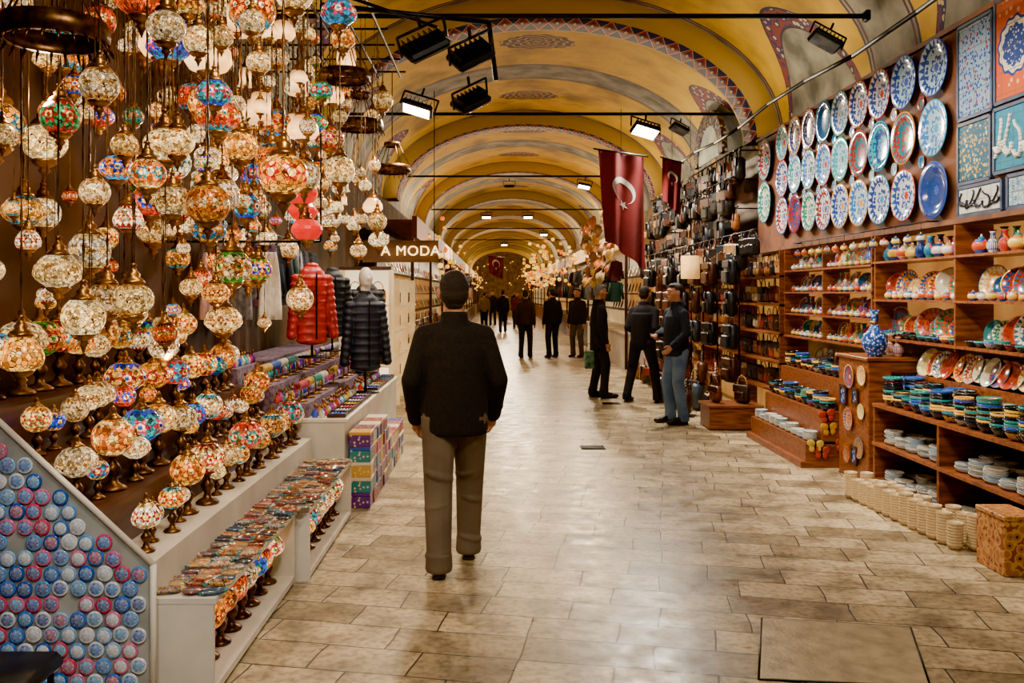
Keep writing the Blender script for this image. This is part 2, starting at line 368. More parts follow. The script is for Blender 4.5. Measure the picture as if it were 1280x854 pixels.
flood((-.48,6,3.30),(.7,-.5,.3),False,1.05); flood((-.17,6,3.24),(.8,-.5,.4),False,1.0); flood((-.17,6,2.93),(.6,-.5,.5),False,.85)
flood((-.83,9.2,3.55),(-.3,.3,0),True,1.1); flood((2.12,12.5,3.93),(-.5,.25,.2),True,1.3)
flood((2.6,12.5,3.95),(-.4,.4,.3),False,.9); flood((3.1,8.3,4.0),(-.3,.5,0),False,1.0)
flood((2.0,20.0,4.05),(-.3,.2,0),True); flood((1.0,27.5,4.0),(-.3,0,0),True); flood((-.3,27.5,4.0),(-.3,0,0),True); flood((1.9,35.0,3.95),(-.3,0,0),True);flood((.4,42.5,3.95),(-.3,0,0),True)
flood((.3,20.0,4.05),(.2,0,0),False,.8)
b=MB().tube([(-1.2,6.05,3.62),(-.05,6.05,3.5),(.0,6.05,3.1)],.018).tube([(-1.2,6.1,3.75),(-.4,6.0,3.45)],.012)
thing('lighting_bar',b.mesh('lbar',iron),'bent black metal bar carrying unlit floodlights','bar')
# ---------------------------------------------------------------- lamps
def ballprof(r,sq=1.0,n=12,a0=.28,a1=pi-.28):
    return [(r*math.sin(a0+(a1-a0)*i/n),r*sq*math.cos(a0+(a1-a0)*i/n)) for i in range(n+1)]
def globe(mat,sq): return MB().lathe(ballprof(.08,sq),20).mesh('globe',mat)
capme=MB().lathe([(.04,.06),(.047,.066),(.04,.078),(.024,.09),(.028,.1),(.015,.112),(.01,.13),(.016,.135),(.004,.145)],14).mesh('cap',brass)
finme=MB().lathe([(.04,-.06),(.048,-.067),(.034,-.082),(.014,-.092),(.022,-.102),(.01,-.115),(.002,-.14)],12).mesh('fin',brass)
pr=[]
for i in range(41): pr.append((.0022 if i%2 else .0058,i/40))
chme=MB().lathe(pr,6).mesh('chain',bronze)
def pear(mat): return MB().lathe([(.03,.075),(.045,.05),(.07,.015),(.08,-.02),(.07,-.05),(.035,-.07)],20).mesh('pear',mat)
def dome(mat): return MB().lathe([(.03,.07),(.06,.055),(.088,.02),(.094,-.015),(.08,-.035),(.06,-.05),(.034,-.068)],20).mesh('dome',mat)
GL=[globe(glA,.95),globe(glA,.85),globe(glB,.92),globe(glC,.82),globe(glD,1.0),globe(glC,1.0),dome(glB),pear(glA),dome(glD),dome(glC)]
GLab=['hanging mosaic glass globe lamp with amber flowers on a brass chain','squat hanging mosaic lamp with red and amber glass','multicoloured hanging mosaic globe lamp on a chain','squat cream beaded mosaic lamp on a brass chain','round red and amber beaded mosaic lamp on a chain','round cream mosaic lamp on a long brass chain','wide dome-shaped multicoloured mosaic hanging lamp','pear-shaped amber mosaic hanging lamp','wide red and amber mosaic dome lamp on a chain','wide cream mosaic dome lamp on a chain']
tulip=MB().lathe([(.03,.075),(.05,.055),(.055,.02),(.05,-.04),(.055,-.08),(.07,-.1),(.066,-.1),(.05,-.08)],16).mesh('tulip',frost)
bell=MB().lathe([(.025,.075),(.05,.06),(.085,.01),(.09,-.03),(.07,-.06),(.03,-.075)],18).mesh('bell',frost)
lant=MB().lathe([(.03,.07),(.07,.055),(.095,.02),(.1,0),(.095,-.02),(.07,-.055),(.03,-.07)],16,0,(0,0,0),False).mesh('redl',redg)
def hang(loc,gi,s,ztop):
    if gi<10: gm,lab=GL[gi],GLab[gi]
    elif gi==10: gm,lab=tulip,'frosted white glass tulip pendant lamp with brass fittings'
    elif gi==11: gm,lab=bell,'frosted cream bell-shaped glass pendant lamp'
    else: gm,lab=lant,'bright red faceted glass lantern hanging from a chain'
    t=thing('hanging_lamp',None,lab,'lamp','hanging mosaic lamps of the lamp stall',loc,(0,0,R.random()*6),s)
    part('lamp_cap',capme,t); part('glass_shade',gm,t); part('finial',finme,t)
    part('chain',chme,t,None,(0,0,.14),(0,0,0),(1,1,max(.05,(ztop-loc[2])/s-.14)))
ZT=3.88
CH=[(-1.48,2.95,2.48,1),(-1.22,7.9,3.1,1.2),(-1.05,8.9,2.85,1.1),(-1.12,6.5,3.2,1.1)]
acc=[(x,y,z+.12,.2*s) for x,y,z,s in CH]
RL=[(-1.35,6.1,2.33),(-1.38,6.42,2.1),(-1.5,6.85,2.28)]
acc+=[(x,y,z,.115) for x,y,z in RL]; NB=len(acc)
def ok(x,y,z,r):
    for a,b,c_,q2 in acc:
        dd=math.hypot(a-x,b-y)
        if dd<.1: return False
        if dd<r+q2+.008 and abs(c_-z)<(r+q2)*1.35: return False
        if dd<max(r,q2)+.01 and q2>.15: return False
    return True
tries=0
while len(acc)<265+NB and tries<90000:
    tries+=1
    y=2.7+6.4*R.random()**1.05; x=-2.34+1.34*R.random()
    if x<-.60*y-.12: continue
    if x>-1.25: zm=2.1
    elif x>-1.45: zm=1.8
    elif x>-1.75: zm=1.38
    else: zm=1.48
    if y<3.7: zm=max(1.35,zm-.35)
    if y>6.6: zm=max(zm,2.02)
    zx=min(3.6,1.64+.335*y+.05)
    z=zm+(zx-zm)*R.random()
    s=R.choice([.5,.65,.85,1.05,1.25,1.45]) if y>3.6 else R.choice([.6,.75,.95])
    if ok(x,y,z,.085*s): acc.append((x,y,z,.085*s))
for i,(x,y,z,r) in enumerate(acc[NB:]):
    q2=R.random()
    gi=R.choice([0,0,1,2,2,3,4,5,5,6,6,7,7,8,9,3,1,5])
    if -1.75<x<-1.1 and 4.2<y<5.8 and z>2.0 and q2<.5: gi=R.choice([10,11,11,5])
    if y>6.3 and q2<.45: gi=R.choice([11,9,9,10,5])
    hang((x,y,z),gi,r/.085,ZT)
for p_ in RL: hang(p_,12,1.15,ZT)
rk=thing('ceiling_rack',None,'dark metal ceiling rack from which the lamps hang','rack',loc=(-1.65,5.6,ZT+.015))
b=MB()
for i in range(7): b.cyl((-.7+i*.225,-3.5,0),(-.7+i*.225,3.6,0),.012,.012,6)
part('long_bars',b.mesh('rk',iron),rk); b=MB()
for i in range(15): b.cyl((-.75,-3.4+i*.49,.02),(.72,-3.4+i*.49,.02),.01,.01,6)
part('cross_bars',b.mesh('rk2',iron),rk)
def chand(loc,s=1):
    t=thing('ring_chandelier',None,'pierced brass ring chandelier hanging on chains','chandelier','brass ring chandeliers',loc,(0,0,0),s)
    b=MB(); b.lathe([(.15,0),(.17,0),(.175,.03),(.165,.07),(.15,.07)],28)
    b.lathe([(.06,.24),(.075,.24),(.075,.28),(.06,.28)],20)
    for i in range(24):
        a=i*pi/12; b.cyl((.165*math.cos(a),.165*math.sin(a),0),(.185*math.cos(a),.185*math.sin(a),-.035),.006,.002,5)
    part('ring',b.mesh('ring',bronze),t)
    b=MB()
    for i in range(6):
        a=i*pi/3; b.cyl((.16*math.cos(a),.16*math.sin(a),.07),(.07*math.cos(a),.07*math.sin(a),.25),.004,.004,5)
    b.cyl((0,0,.26),(0,0,(ZT-loc[2])/s),.005,.005,5); b.cyl((-.07,0,.26),(.07,0,.26),.005)
    part('chains',b.mesh('chs',bronze),t)
for x,y,z,s in CH: chand((x,y,z),s)
# table lamps
basep=[(.0,0),(.05,0),(.052,.008),(.04,.018),(.02,.028),(.014,.05),(.026,.07),(.03,.085),(.02,.1),(.01,.115),(.018,.13),(.034,.138),(.03,.142)]
tb=MB().lathe(basep,16).mesh('tbase',bronze)
tcp=MB().lathe([(.03,.0),(.034,.006),(.02,.016),(.01,.03),(.014,.036),(.003,.055)],12).mesh('tcap',brass)
def tlamp(loc,s,gi,grp='table lamps on the stepped shelves'):
    t=thing('table_lamp',None,'small bronze-footed mosaic glass table lamp, lit','lamp',grp,loc,(0,0,R.random()*6),s)
    part('lamp_base',tb,t); part('glass_shade',GL[gi],t,None,(0,0,.205)); part('lamp_cap',tcp,t,None,(0,0,.272))
SX=[-1.13,-1.37,-1.59,-1.81,-2.03,-2.44]; SH=[.42,.56,.76,.96,1.16]
for k in range(1,5):
    y=3.62+.05*(k%2)
    while y<6.48:
        s=R.choice([.6,.75,.9,1.05,1.15]) if k<4 else R.choice([.9,1.1,1.25])
        tlamp(((SX[k]+SX[k+1])/2+R.uniform(-.03,.03),y,SH[k]+.001),s,R.choice([0,1,2,3,0,7,6,2,4,9,5,6,1]))
        y+=.135+.06*s*R.random()+(.03 if s>.95 else 0)
# ---------------------------------------------------------------- left stepped stall
st=thing('stepped_display',None,'stepped display stand carrying mosaic table lamps','display stand',loc=(0,3.5,0))
for k in range(1,5):
    part('shelf_step',MB().box(SX[k+1],SX[k],0,3.05,SH[k]-.03,SH[k]).box(SX[k]-.015,SX[k],0,3.05,SH[k-1] if k>1 else 0,SH[k]-.03).mesh('steps',white if k==1 else woodd),st)
sb=[(-1.36,0,0),(-1.36,0,.56),(-2.1,0,1.25),(-2.44,0,1.25),(-2.44,0,0)]
part('side_board',MB().poly([(p[0],-.03,p[2]) for p in sb],(0,.025,0)).mesh('sboard',gray),st,'grey metallic board covered in round souvenirs')
b=MB(); b.cyl((-1.35,-.035,.0),(-1.35,-.035,.57),.012); b.cyl((-1.35,-.035,.57),(-2.1,-.035,1.265),.012); part('edge_strip',b.mesh('edge',white),st)
m=NM('souvenir_print',.12); v=m.vor(85)
c=m.ramp(v[0],['#2468c0','#d8e8f0','#3a8ac8','#d8b040','#1a48a0'],'CONSTANT',[0,.22,.42,.6,.75]); rc=m.ramp(m.rnd(),['#2a78d0','#2a5ac0','#e0e8f0','#5aa0d8','#18409a','#e8f0f4','#b8386a'])
c=m.mix(.5,c,rc); m.col(c); prt=m.m
rimm=rpm('souvenir_rim',['#5a98e0','#d83a6a','#d8e4f0','#2458b8','#e06aa0','#8ab8e8','#3a70d0','#e8e8f0'],.15)
dsc=MB().lathe([(0.0,.018),(.012,.017),(.022,.015),(.029,.012)],20).mesh('disc',prt); rmm=MB().lathe([(.027,.0),(.036,.002),(.038,.008),(.034,.014),(.027,.012)],20).mesh('rm',rimm)
TM=('round_magnet',None,'round glazed souvenir magnet with a painted city view','magnet',[('rim',rmm,(0,0,0),(1,1,1)),('picture_disc',dsc,(0,0,0),(1,1,1))])
mg=[]
for j in range(19):
    for i in range(14):
        x=-1.405-i*.069-(j%2)*.034+R.uniform(-.003,.003); z=.05+j*.0605+R.uniform(-.003,.003)
        if z>.56+(-1.36-x)*.93-.055 or z>1.2 or x<-.58*3.46-.08 or R.random()<.06: continue
        mg.append((x,z))
for x,z in mg: inst(TM,(x,3.47,z),(pi/2,R.uniform(-.4,.4),0),R.uniform(.84,.88),group='round magnets on the grey board')
def cabinet(y0,y1,x0,x1,z1,lab):
    t=thing('low_cabinet',None,lab,'cabinet',loc=(x0,y0,0)); L=y1-y0; D=x1-x0
    b=MB().box(-D+0,0,0,.02,0,z1-.03).box(-D,0,L-.02,L,0,z1-.03).box(-D,-D+.015,.02,L-.02,0,z1-.03).box(-D,0,.02,L-.02,0.02,.05)
    part('body',b.mesh('cb',white),t); part('worktop',MB().cbox((-D/2,L/2,z1-.015),(D+.02,L,.03),.004).mesh('ct',white),t)
    return t
cabinet(3.52,4.95,-1.13,-.9,.42,'white open-fronted low cabinet with lamps inside')
cabinet(5.0,6.45,-1.06,-.8,.42,'white open-fronted low cabinet with lamps inside')
y=3.66
while y<6.4:
    if not 4.85<y<5.1: tlamp((-1.25 if y<4.95 else -1.17,y,.052),R.uniform(.85,1.0),R.choice([0,1,2,4,5,6]),'table lamps in the low cabinets')
    y+=.165
ovm=ceramic('coaster_print',.06,['#5a3416','#a88858','#1a4a60','#6a1a14','#b8ac90','#2a2018'],['#2a3a5a','#a8702c','#983a28'],['#c0a870','#3a7a7a'])
ov=MB().lathe([(0,.004),(.045,.005),(.055,.012),(.06,.012),(.056,0),(0,0)],16,sx=1.25,sy=.7).mesh('oval',ovm)
rd=MB().lathe([(0,.006),(.05,.006),(.052,.003),(.05,0),(0,0)],18).mesh('rdd',ovm)
y=3.57
while y<6.4:
    for x in (-1.325,-1.235,-1.145,-1.085):
        if y<4.95 and x>-1.1: continue
        inst(('oval_tray',ov,'small oval painted souvenir tray lying on the white counter','tray',[]) if R.random()<.6 else ('round_coaster',rd,'round painted souvenir coaster lying on the white counter','coaster',[]),(x+R.uniform(-.006,.006),y+R.uniform(-.005,.005),.422+.012*R.random()),(0,0,R.uniform(-.5,.5)),.8,group='souvenir trays on the counter')
    y+=.082
# ---------------------------------------------------------------- second counter (left)
t=thing('market_counter',None,'white market counter covered with trinkets','counter',loc=(-1.14,6.62,0))
b=MB().box(-1.2,0,0,.03,0,.66).box(-1.2,0,3.4,3.43,0,.66).box(-.03,0,.03,3.4,0,.66)
part('body',b.mesh('cbody',white),t); part('worktop',MB().cbox((-.6,1.715,.675),(1.24,3.45,.03),.005).mesh('cwt',white),t)
part('tier',MB().box(-1.2,-.28,.05,3.35,.69,.80).box(-1.2,-.55,.05,3.35,.8,.93).box(-1.2,-.82,.05,3.35,.93,1.06).mesh('tier',pm('patterned_cloth','#4a3a4a','#8a7080',30,.8)),t,'patterned cloth covered tiers')
btm=rpm('trinket_glass',['#3a68d8','#e84a9a','#f0d050','#4ac8c0','#d8d8e0','#9a4ad8','#e8503c','#f0e8d8'],.12)
bt=MB().lathe([(0,0),(.018,0),(.022,.01),(.022,.035),(.012,.05),(.007,.055),(.007,.068)],10).mesh('bt',btm); bc=MB().lathe([(.009,.066),(.011,.072),(.008,.085),(0,.09)],8).mesh('bc',brass)
TB=('glass_bottle',None,'tiny coloured glass perfume bottle with brass stopper','bottle',[('bottle_body',bt,(0,0,0),(1,1,1)),('stopper',bc,(0,0,0),(1,1,1))])
b1=MB().cyl((0,-.12,.14),(0,.12,.14),.006,.006,8).cyl((0,0,0),(0,0,.14),.006,.006,8).lathe([(0,0),(.05,0),(.05,.012),(0,.015)],12).mesh('bs',brass)
rgm_mat=rpm('bracelet_beads',['#2a58b8','#c8c8d0','#e8b83a','#c83a5a','#3aa8a0','#8a5ab8','#e8e0d0'],.3)
rg=MB()
for i in range(9):
    rg.lathe([(.022,-.008),(.032,-.008),(.032,.008),(.022,.008),(.022,-.008)],12)
    n=12*5
    for q2 in range(len(rg.v)-n,len(rg.v)):
        a=rg.v[q2]; rg.v[q2]=(a[0],a[2]+(-.1+i*.025),a[1]+.128)
rgm=rg.mesh('rings',rgm_mat)
TR=('bracelet_stand',None,'brass T-bar stand hung with bead bracelets','bracelet stand',[('stand',b1,(0,0,0),(1,1,1)),('bracelets',rgm,(0,0,0),(1,1,1))])
jt=MB().box(-.07,.07,-.09,.09,0,.012).box(-.07,-.062,-.09,.09,.012,.03).box(.062,.07,-.09,.09,.012,.03).box(-.062,.062,-.09,-.082,.012,.03).box(-.062,.062,.082,.09,.012,.03).mesh('jt',woodd)
jb=MB()
for i in range(5):
    for j in range(7): jb.ell((-.048+i*.024,-.066+j*.022,.018),(.009,.009,.008),8,5)
jbm=jb.mesh('jb',rpm('jewel_beads',['#2a68d8','#e8c040','#e04a6a','#3ac0b0','#e0e0e8','#9a5ad8'],.15,.2))
TJ=('jewellery_tray',None,'small tray of bright beads and rings on the counter','jewellery tray',[('tray',jt,(0,0,0),(1,1,1)),('beads',jbm,(0,0,0),(1,1,1))])
y=6.75
while y<9.9:
    if abs(y-8.33)>.2 and abs(y-7.72)>.16: inst(TR,(-1.5,y+.03,.801),(0,0,R.uniform(-.1,.1)),1,group='bracelet stands on the counter')
    inst(TR,(-1.78,y+.03,.931),(0,0,R.uniform(-.1,.1)),1,group='bracelet stands on the counter'); y+=.27
y=6.76
while y<9.9:
    if abs(y-8.35)>.24: inst(TJ,(-1.215,y,.691),(0,0,R.uniform(-.06,.06)),1,group='jewellery trays on the counter')
    y+=.205
y=6.7
while y<9.95:
    for x,zb in ((-1.32,.691),(-1.375,.691),(-1.61,.801),(-1.66,.801),(-1.9,.931),(-2.03,1.061),(-2.12,1.061)):
        if x<-1.95 and y>7.35: continue
        if math.hypot(x+1.24,y-8.35)<.19: continue
        inst(TB,(x+R.uniform(-.006,.006),y+R.uniform(-.008,.008),zb),(0,0,0),R.uniform(.85,1.25),group='glass bottles on the counter')
    y+=.08
m=NM('gift_box_print',.4); v=m.vor(30)[0]; c=m.ramp(m.rnd(),['#5a2a78','#b03060','#2a4a9a','#c89a3a','#8a2438','#2a7a80','#d8c8a8','#6a1f4a']); m.col(m.mix(m.M('LESS_THAN',v,.25),c,hx('#e0c070'))); gbm=m.m
gb=MB().cbox((0,0,.045),(.16,.18,.09),.004).mesh('gb',gbm); gl=MB().cbox((0,0,.102),(.168,.188,.026),.004).mesh('gl',gbm)
TG=('gift_box',None,'patterned colourful gift box stacked by the counter','box',[('box_body',gb,(0,0,0),(1,1,1)),('lid',gl,(0,0,0),(1,1,1))])
for j in range(12):
    for k in range(R.choice([4,5,5]) if j<6 else 3):
        inst(TG,(-1.035+R.uniform(-.006,.006),6.78+j*.2,.001+k*.116),(0,0,R.uniform(-.04,.04)),1,group='gift boxes stacked in front of the counter')
# ---------------------------------------------------------------- puffer jackets, scarves
def puffer(loc,rot,colA,colB,lab,head=True,pole=.3,s=1,ro=.4):
    m=NM('quilted_nylon',ro); n=m.noise(14,4); m.col(m.ramp(n,[colA,colB],'LINEAR',[.35,.65])); m.bump(n,.4); mt=m.m
    t=thing('mannequin',None,lab,'mannequin',loc=loc,rot=rot,sc=s)
    b=MB().lathe([(0,0),(.13,0),(.13,.012),(.02,.02)],18).cyl((0,0,.01),(0,0,pole+.15),.012,.012,8); part('stand',b.mesh('ps',iron),t)
    b=MB(); wz=[.152,.154,.152,.147,.144,.148,.158,.165,.15]
    for i in range(9): b.ell((0,0,pole+.04+i*.072),(wz[i],.105,.046),20,8)
    b.lathe([(0,0),(.143,0),(.138,.3),(.149,.55),(.115,.66),(.07,.7),(0,.7)],18,0,(0,0,pole+.02),True,1,.68)
    for sx in(-1,1):
        for i in range(9):
            q2=i/8; b.ell((sx*(.148+.06*q2**.8),-.02*q2,pole+.61-.52*q2),(.056-.008*q2,.06-.008*q2,.043),12,8,0,Matrix.Rotation(-sx*.15,3,'Y'))
        b.cap((sx*.148,0,pole+.59),(sx*.21,-.02,pole+.1),.05,.043)
    for i in range(3): b.ell((0,.005,pole+.67+i*.032),(.072-.004*i,.07-.004*i,.026),14,8)
    part('puffer_jacket',remesh(b,'pj',mt,.008,2),t)
    part('zipper',MB().box(-.006,.006,-.112,-.102,pole+.05,pole+.66).mesh('zp',iron),t)
    if head:
        hm=MB().ell((0,-.01,.87+pole),(.066,.08,.1),16,10).cap((0,0,.74+pole),(0,0,.83+pole),.045,.042).ell((0,-.045,.82+pole),(.04,.04,.036)).ell((0,-.09,.86+pole),(.01,.016,.022))
        part('head',remesh(hm,'mh',white,.009,2),t)
    return t
puffer((-1.24,8.35,.691),(0,0,.5),'#080b16','#121a2e','white-headed mannequin wearing a long navy quilted puffer jacket',True,.2,1.02,.6)
puffer((-1.62,7.75,1.07),(0,0,.6),'#9a0a0c','#c81412','mannequin stand with a bright red quilted puffer jacket',False,.12,.95)
puffer((-1.6,8.6,1.07),(0,0,.5),'#0c1418','#182428','mannequin stand with a dark quilted jacket',False,.15,.9,.6)
puffer((-1.35,9.2,.81),(0,0,.5),'#101012','#202024','mannequin stand with a black quilted jacket',False,.25,.95,.6)
def scarf(loc,c1,c2,lab,w=.16,h=.7,rz=0,name='hanging_scarf',cat='scarf'):
    b=MB(); nx,nz=14,8; vs=[];fs=[]
    for j in range(nz+1):
        for i in range(nx+1):
            u=i/nx; vs.append(((u-.5)*w*(.55+.45*(j/nz)**.5),.025*math.sin(u*18+j*.3),-h*j/nz))
    for j in range(nz):
        for i in range(nx): a=j*(nx+1)+i; fs.append((a,a+1,a+nx+2,a+nx+1))
    b.add(vs,fs,0,True)
    t=thing(name,None,lab,cat,'hanging scarves',loc,(0,0,rz))
    o=part('cloth',b.mesh('cl',pm('scarf_cloth',c1,c2,25,.8)),t); sm=o.modifiers.new('s','SOLIDIFY'); sm.thickness=.006
    part('hanger_hook',MB().tube([(-.04,0,0),(0,0,.03),(0,0,.06),(.02,0,.08)],.004).mesh('hk',iron),t)
for i,(x,c1,c2) in enumerate(((-1.58,'#c8c0b8','#e0dcd4'),(-1.8,'#5a5a60','#8a8a90'),(-2.02,'#c8a0a0','#e0c0b8'))):
    scarf((x-.1,6.53,1.94),c1,c2,'folded scarf hanging above the trinket counter',.17,.5,.1)
thing('scarf_rail',MB().cyl((-2.44,6.53,2.02),(-1.3,6.53,2.02),.01,.01,8).cyl((-1.3,6.53,2.02),(-1.3,6.53,ZT),.007,.007,6).mesh('sr',iron),'thin black rail holding scarves','rail')
hcol=rpm('garment_cloth',['#1c1c24','#3a1c3a','#5a2028','#20303a','#7a6a5a','#0f3a30','#8a8a94'],.8)
b=MB(); b.lathe([(.16,0),(.15,.3),(.17,.5),(.1,.58),(.03,.6)],14,0,(0,0,0),True,1,.4)
for sx in(-1,1): b.cap((sx*.15,0,.52),(sx*.21,0,.1),.045,.04)
gme=b.mesh('gm',hcol); ghk=MB().tube([(0,0,.58),(0,0,.66),(.02,0,.68)],.004).tube([(-.1,0,.55),(0,0,.61),(.1,0,.55)],.005).mesh('gh',iron)
TGA=('hanging_garment',None,'dark garment hanging on the clothes rail','garment',[('cloth',gme,(0,0,0),(1,1,1)),('hanger',ghk,(0,0,0),(1,1,1))])
thing('clothes_rail',MB().cyl((-2.15,6.9,2.2),(-2.15,10.1,2.2),.012,.012,8).cyl((-2.44,7,2.2),(-2.15,7,2.2),.01).cyl((-2.44,10,2.2),(-2.15,10,2.2),.01).mesh('clr',iron),'black clothes rail on the wall','rail')
for i in range(11): inst(TGA,(-2.15,7.0+i*.28,1.52),(0,0,.7+R.uniform(-.2,.2)),1,group='garments on the clothes rail')
# ---------------------------------------------------------------- leather bags
bcols=['#5a2c14','#1c1a18','#7a4020','#2a2018','#a06834','#141416','#3a2014','#9a2a20','#5a3a20','#b88850','#2c2c34','#6a3418','#1c1c1e','#a86428','#3a4a58','#c8b490']
bagm=rpm('bag_leather',bcols,.4)
bagd=rpm('bag_dark_leather',['#121214','#2a1a12','#1a1a1e','#0e0e10','#4a2614','#1c1814','#242830','#5a3018','#101012'],.35)
def bagT(mt,lab):
    b=MB().cbox((0,0,.13),(.26,.1,.24),.03,0,None,True); b.cbox((0,-.055,.1),(.16,.03,.12),.012)
    body=b.mesh('bagb',mt)
    fl=MB().cbox((0,-.052,.2),(.25,.02,.1),.009).mesh('flap',mt)
    pts=[(.09*math.cos(a),0,.24+.13*math.sin(a)) for a in [pi*i/10 for i in range(11)]]
    h=MB().tube(pts,.008,6).mesh('bh',mt); bk_=MB().cbox((0,-.075,.155),(.03,.012,.03),.004).mesh('bk',brass)
    return ('leather_bag',None,lab,'bag',[('bag_body',body,(0,0,0),(1,1,1)),('flap',fl,(0,0,0),(1,1,1)),('handle',h,(0,0,0),(1,1,1)),('buckle',bk_,(0,0,0),(1,1,1))])
TBAG=bagT(bagm,'leather shoulder bag hung in a bag shop display'); TBD=bagT(bagd,'dark leather shoulder bag hanging from an overhead rail')
# ---------------------------------------------------------------- right side
thing('plate_board',MB().box(3.5,3.74,5.2,11.75,2.16,3.68).box(3.47,3.5,5.2,11.75,2.16,2.2).box(3.47,3.5,5.2,11.75,3.64,3.68).mesh('pb',felt,),'warm brown wall board hung with painted plates','display board')
plprof=[(0,.012),(.11,.012),(.14,.018),(.17,.035),(.22,.045),(.222,.04),(.175,.026),(.13,.006),(.12,0),(0,.002)]
plme=MB().lathe(plprof,40).mesh('plate',plm)
TP=('painted_plate',plme,'large painted ceramic plate with floral pattern hung on the board','plate',[])
pxs=[6.95,7.46,7.93,8.38,8.83,9.28,9.72,10.17,10.62,11.3]
for row,(z0,z1) in enumerate(((3.42,3.47),(2.94,3.03),(2.45,2.58))):
    for k,yv in enumerate(pxs):
        s=(1.08,1.07,1.05)[row]*(1.0 if k<9 else 1.25)*R.uniform(.93,1.03)
        if k==9 and row==2: continue
        z=(3.35,2.8)[row] if k==9 else z0+(z1-z0)*k/9
        if row==0: z=min(z,3.45)
        inst(TP,(3.49,yv,z),(0,-pi/2,0),min(s,1.03 if k<9 else 1.2),group='painted plates on the wall board')
for row in range(2):
    for k in range(8):
        yv=(pxs[k]+pxs[k+1])/2; z=(3.19,2.71)[row]+.07*k/9
        inst(TP,(3.49,yv,z),(0,-pi/2,0),.26,'small painted dish hung between the large plates',group='small dishes on the wall board')
def panel_mat(name,bg,a,b_,kind):
    m=NM(name,.2); x,y,z=m.xyz()[:3]
    v=m.vor(16)[0]; w=m.vor(34)[0]; nz=m.noise(22,2)
    if kind==0:
        c=m.mix(m.M('LESS_THAN',w,.42),hx(bg),hx(a)); c=m.mix(m.M('GREATER_THAN',nz,.56),c,hx(bg)); c=m.mix(m.M('LESS_THAN',v,.22),c,hx(b_)); c=m.mix(m.M('LESS_THAN',v,.1),c,hx(a))
    elif kind==1:
        r=m.M('SQRT',m.M('ADD',m.M('MULTIPLY',y,y),m.M('MULTIPLY',z,z))); c=m.mix(m.M('LESS_THAN',v,.25),hx(bg),hx(b_))
        pr_=m.M('ADD',r,m.M('MULTIPLY',m.M('SINE',m.M('MULTIPLY',m.M('ARCTAN2',y,z),12.0)),.008))
        c=m.mix(m.M('LESS_THAN',pr_,.2),c,hx(a)); c=m.mix(m.M('LESS_THAN',pr_,.18),c,hx('#d0c8b4')); d_=m.mix(m.M('LESS_THAN',w,.3),hx('#28407a'),hx('#b0b8c8')); c=m.mix(m.M('LESS_THAN',pr_,.14),c,d_)
    else:
        c=m.mix(m.M('GREATER_THAN',nz,.6),hx(bg),hx(b_))
    g=[m.M('ABSOLUTE',m.M('SUBTRACT',m.M('FRACT',m.M('MULTIPLY_ADD',q,6.5,.5)),.5)) for q in(y,z)]
    c=m.mix(m.M('LESS_THAN',m.M('MINIMUM',g[0],g[1]),.015),c,hx('#5a5a50')); m.col(c); return m.m
def strokes(w,h,n,rr):
    b=MB(); rad=min(w,h)*.022+.002
    for i in range(n):
        y0=-w*.36+w*.72*i/(n-1); pts=[]; ph=rr.random()*6; a=rr.uniform(.1,.3)*h
        for k in range(13): q=k/12; pts.append((-.006,y0+w*.08*math.sin(q*4+ph),-h*.28+q*h*.58+a*.25*math.cos(q*6+ph)))
        b.tube(pts,rad,6)
        zc=rr.uniform(-.2,.1)*h
        pts=[(-.006,y0+w*.1*math.cos(q*.4),zc+h*.12*math.sin(q*.4)) for q in range(7,16)]; b.tube(pts,rad*1.3,6)
        b.ell((-.006,y0+w*.04,zc-h*.12),(.004,rad*1.6,rad*1.6),8,6)
    return b
pfm=pm('panel_frame','#23304a','#3a4a6a',9,.4)
def panel(y0,y1,z0,z1,mt,lab,script=None,n=5):
    t=thing('tile_panel',None,lab,'tile panel','painted tile panels',(3.485,(y0+y1)/2,(z0+z1)/2)); w=y1-y0;h=z1-z0
    part('tiles',MB().cbox((0,0,0),(.02,w-.03,h-.03),.003).mesh('tl',mt),t)
    b=MB()
    for a in(-1,1): b.box(-.016,.012,a*(w/2)-.012,a*(w/2)+.012,-h/2,h/2); b.box(-.016,.012,-w/2,w/2,a*h/2-.012,a*h/2+.012)
    part('frame',b.mesh('fr',pfm),t)
    if script: part('script_strokes',strokes(w,h,n,random.Random(3)).mesh('ss',script),t,None,(-.01,0,0))
inkw=pm('white_glaze','#e8e6da','#f4f2ea',9,.2); inkb=pm('black_glaze','#141a26','#20283a',9,.2)
panel(6.17,6.62,2.93,3.62,panel_mat('tile_blue_floral','#8aa8c0','#1a4a98','#a83a2b',0),'tall panel of blue and white floral tiles')
panel(5.66,6.13,2.95,3.66,panel_mat('tile_orange_medallion','#c8562c','#28407a','#d0a880',1),'orange tile panel with a blue medallion')
panel(6.19,6.62,2.45,2.89,panel_mat('tile_yellow_floral','#1f5f7a','#c8a23a','#c8d0c0',0),'yellow and blue patterned tile panel')
panel(5.68,6.14,2.47,2.91,panel_mat('tile_turquoise','#2c88a8','#d0e0e0','#2478a0',2),'turquoise tile panel with white calligraphy',inkw,4)
panel(6.05,6.62,2.21,2.42,panel_mat('tile_white','#d2d4ce','#b8c4c8','#c4ccc8',2),'white tile panel with black calligraphy',inkb)
panel(5.55,5.98,2.21,2.43,panel_mat('tile_grey_blue','#8fb0c0','#d8d8d0','#1f4f8a',0),'pale blue floral tile panel')
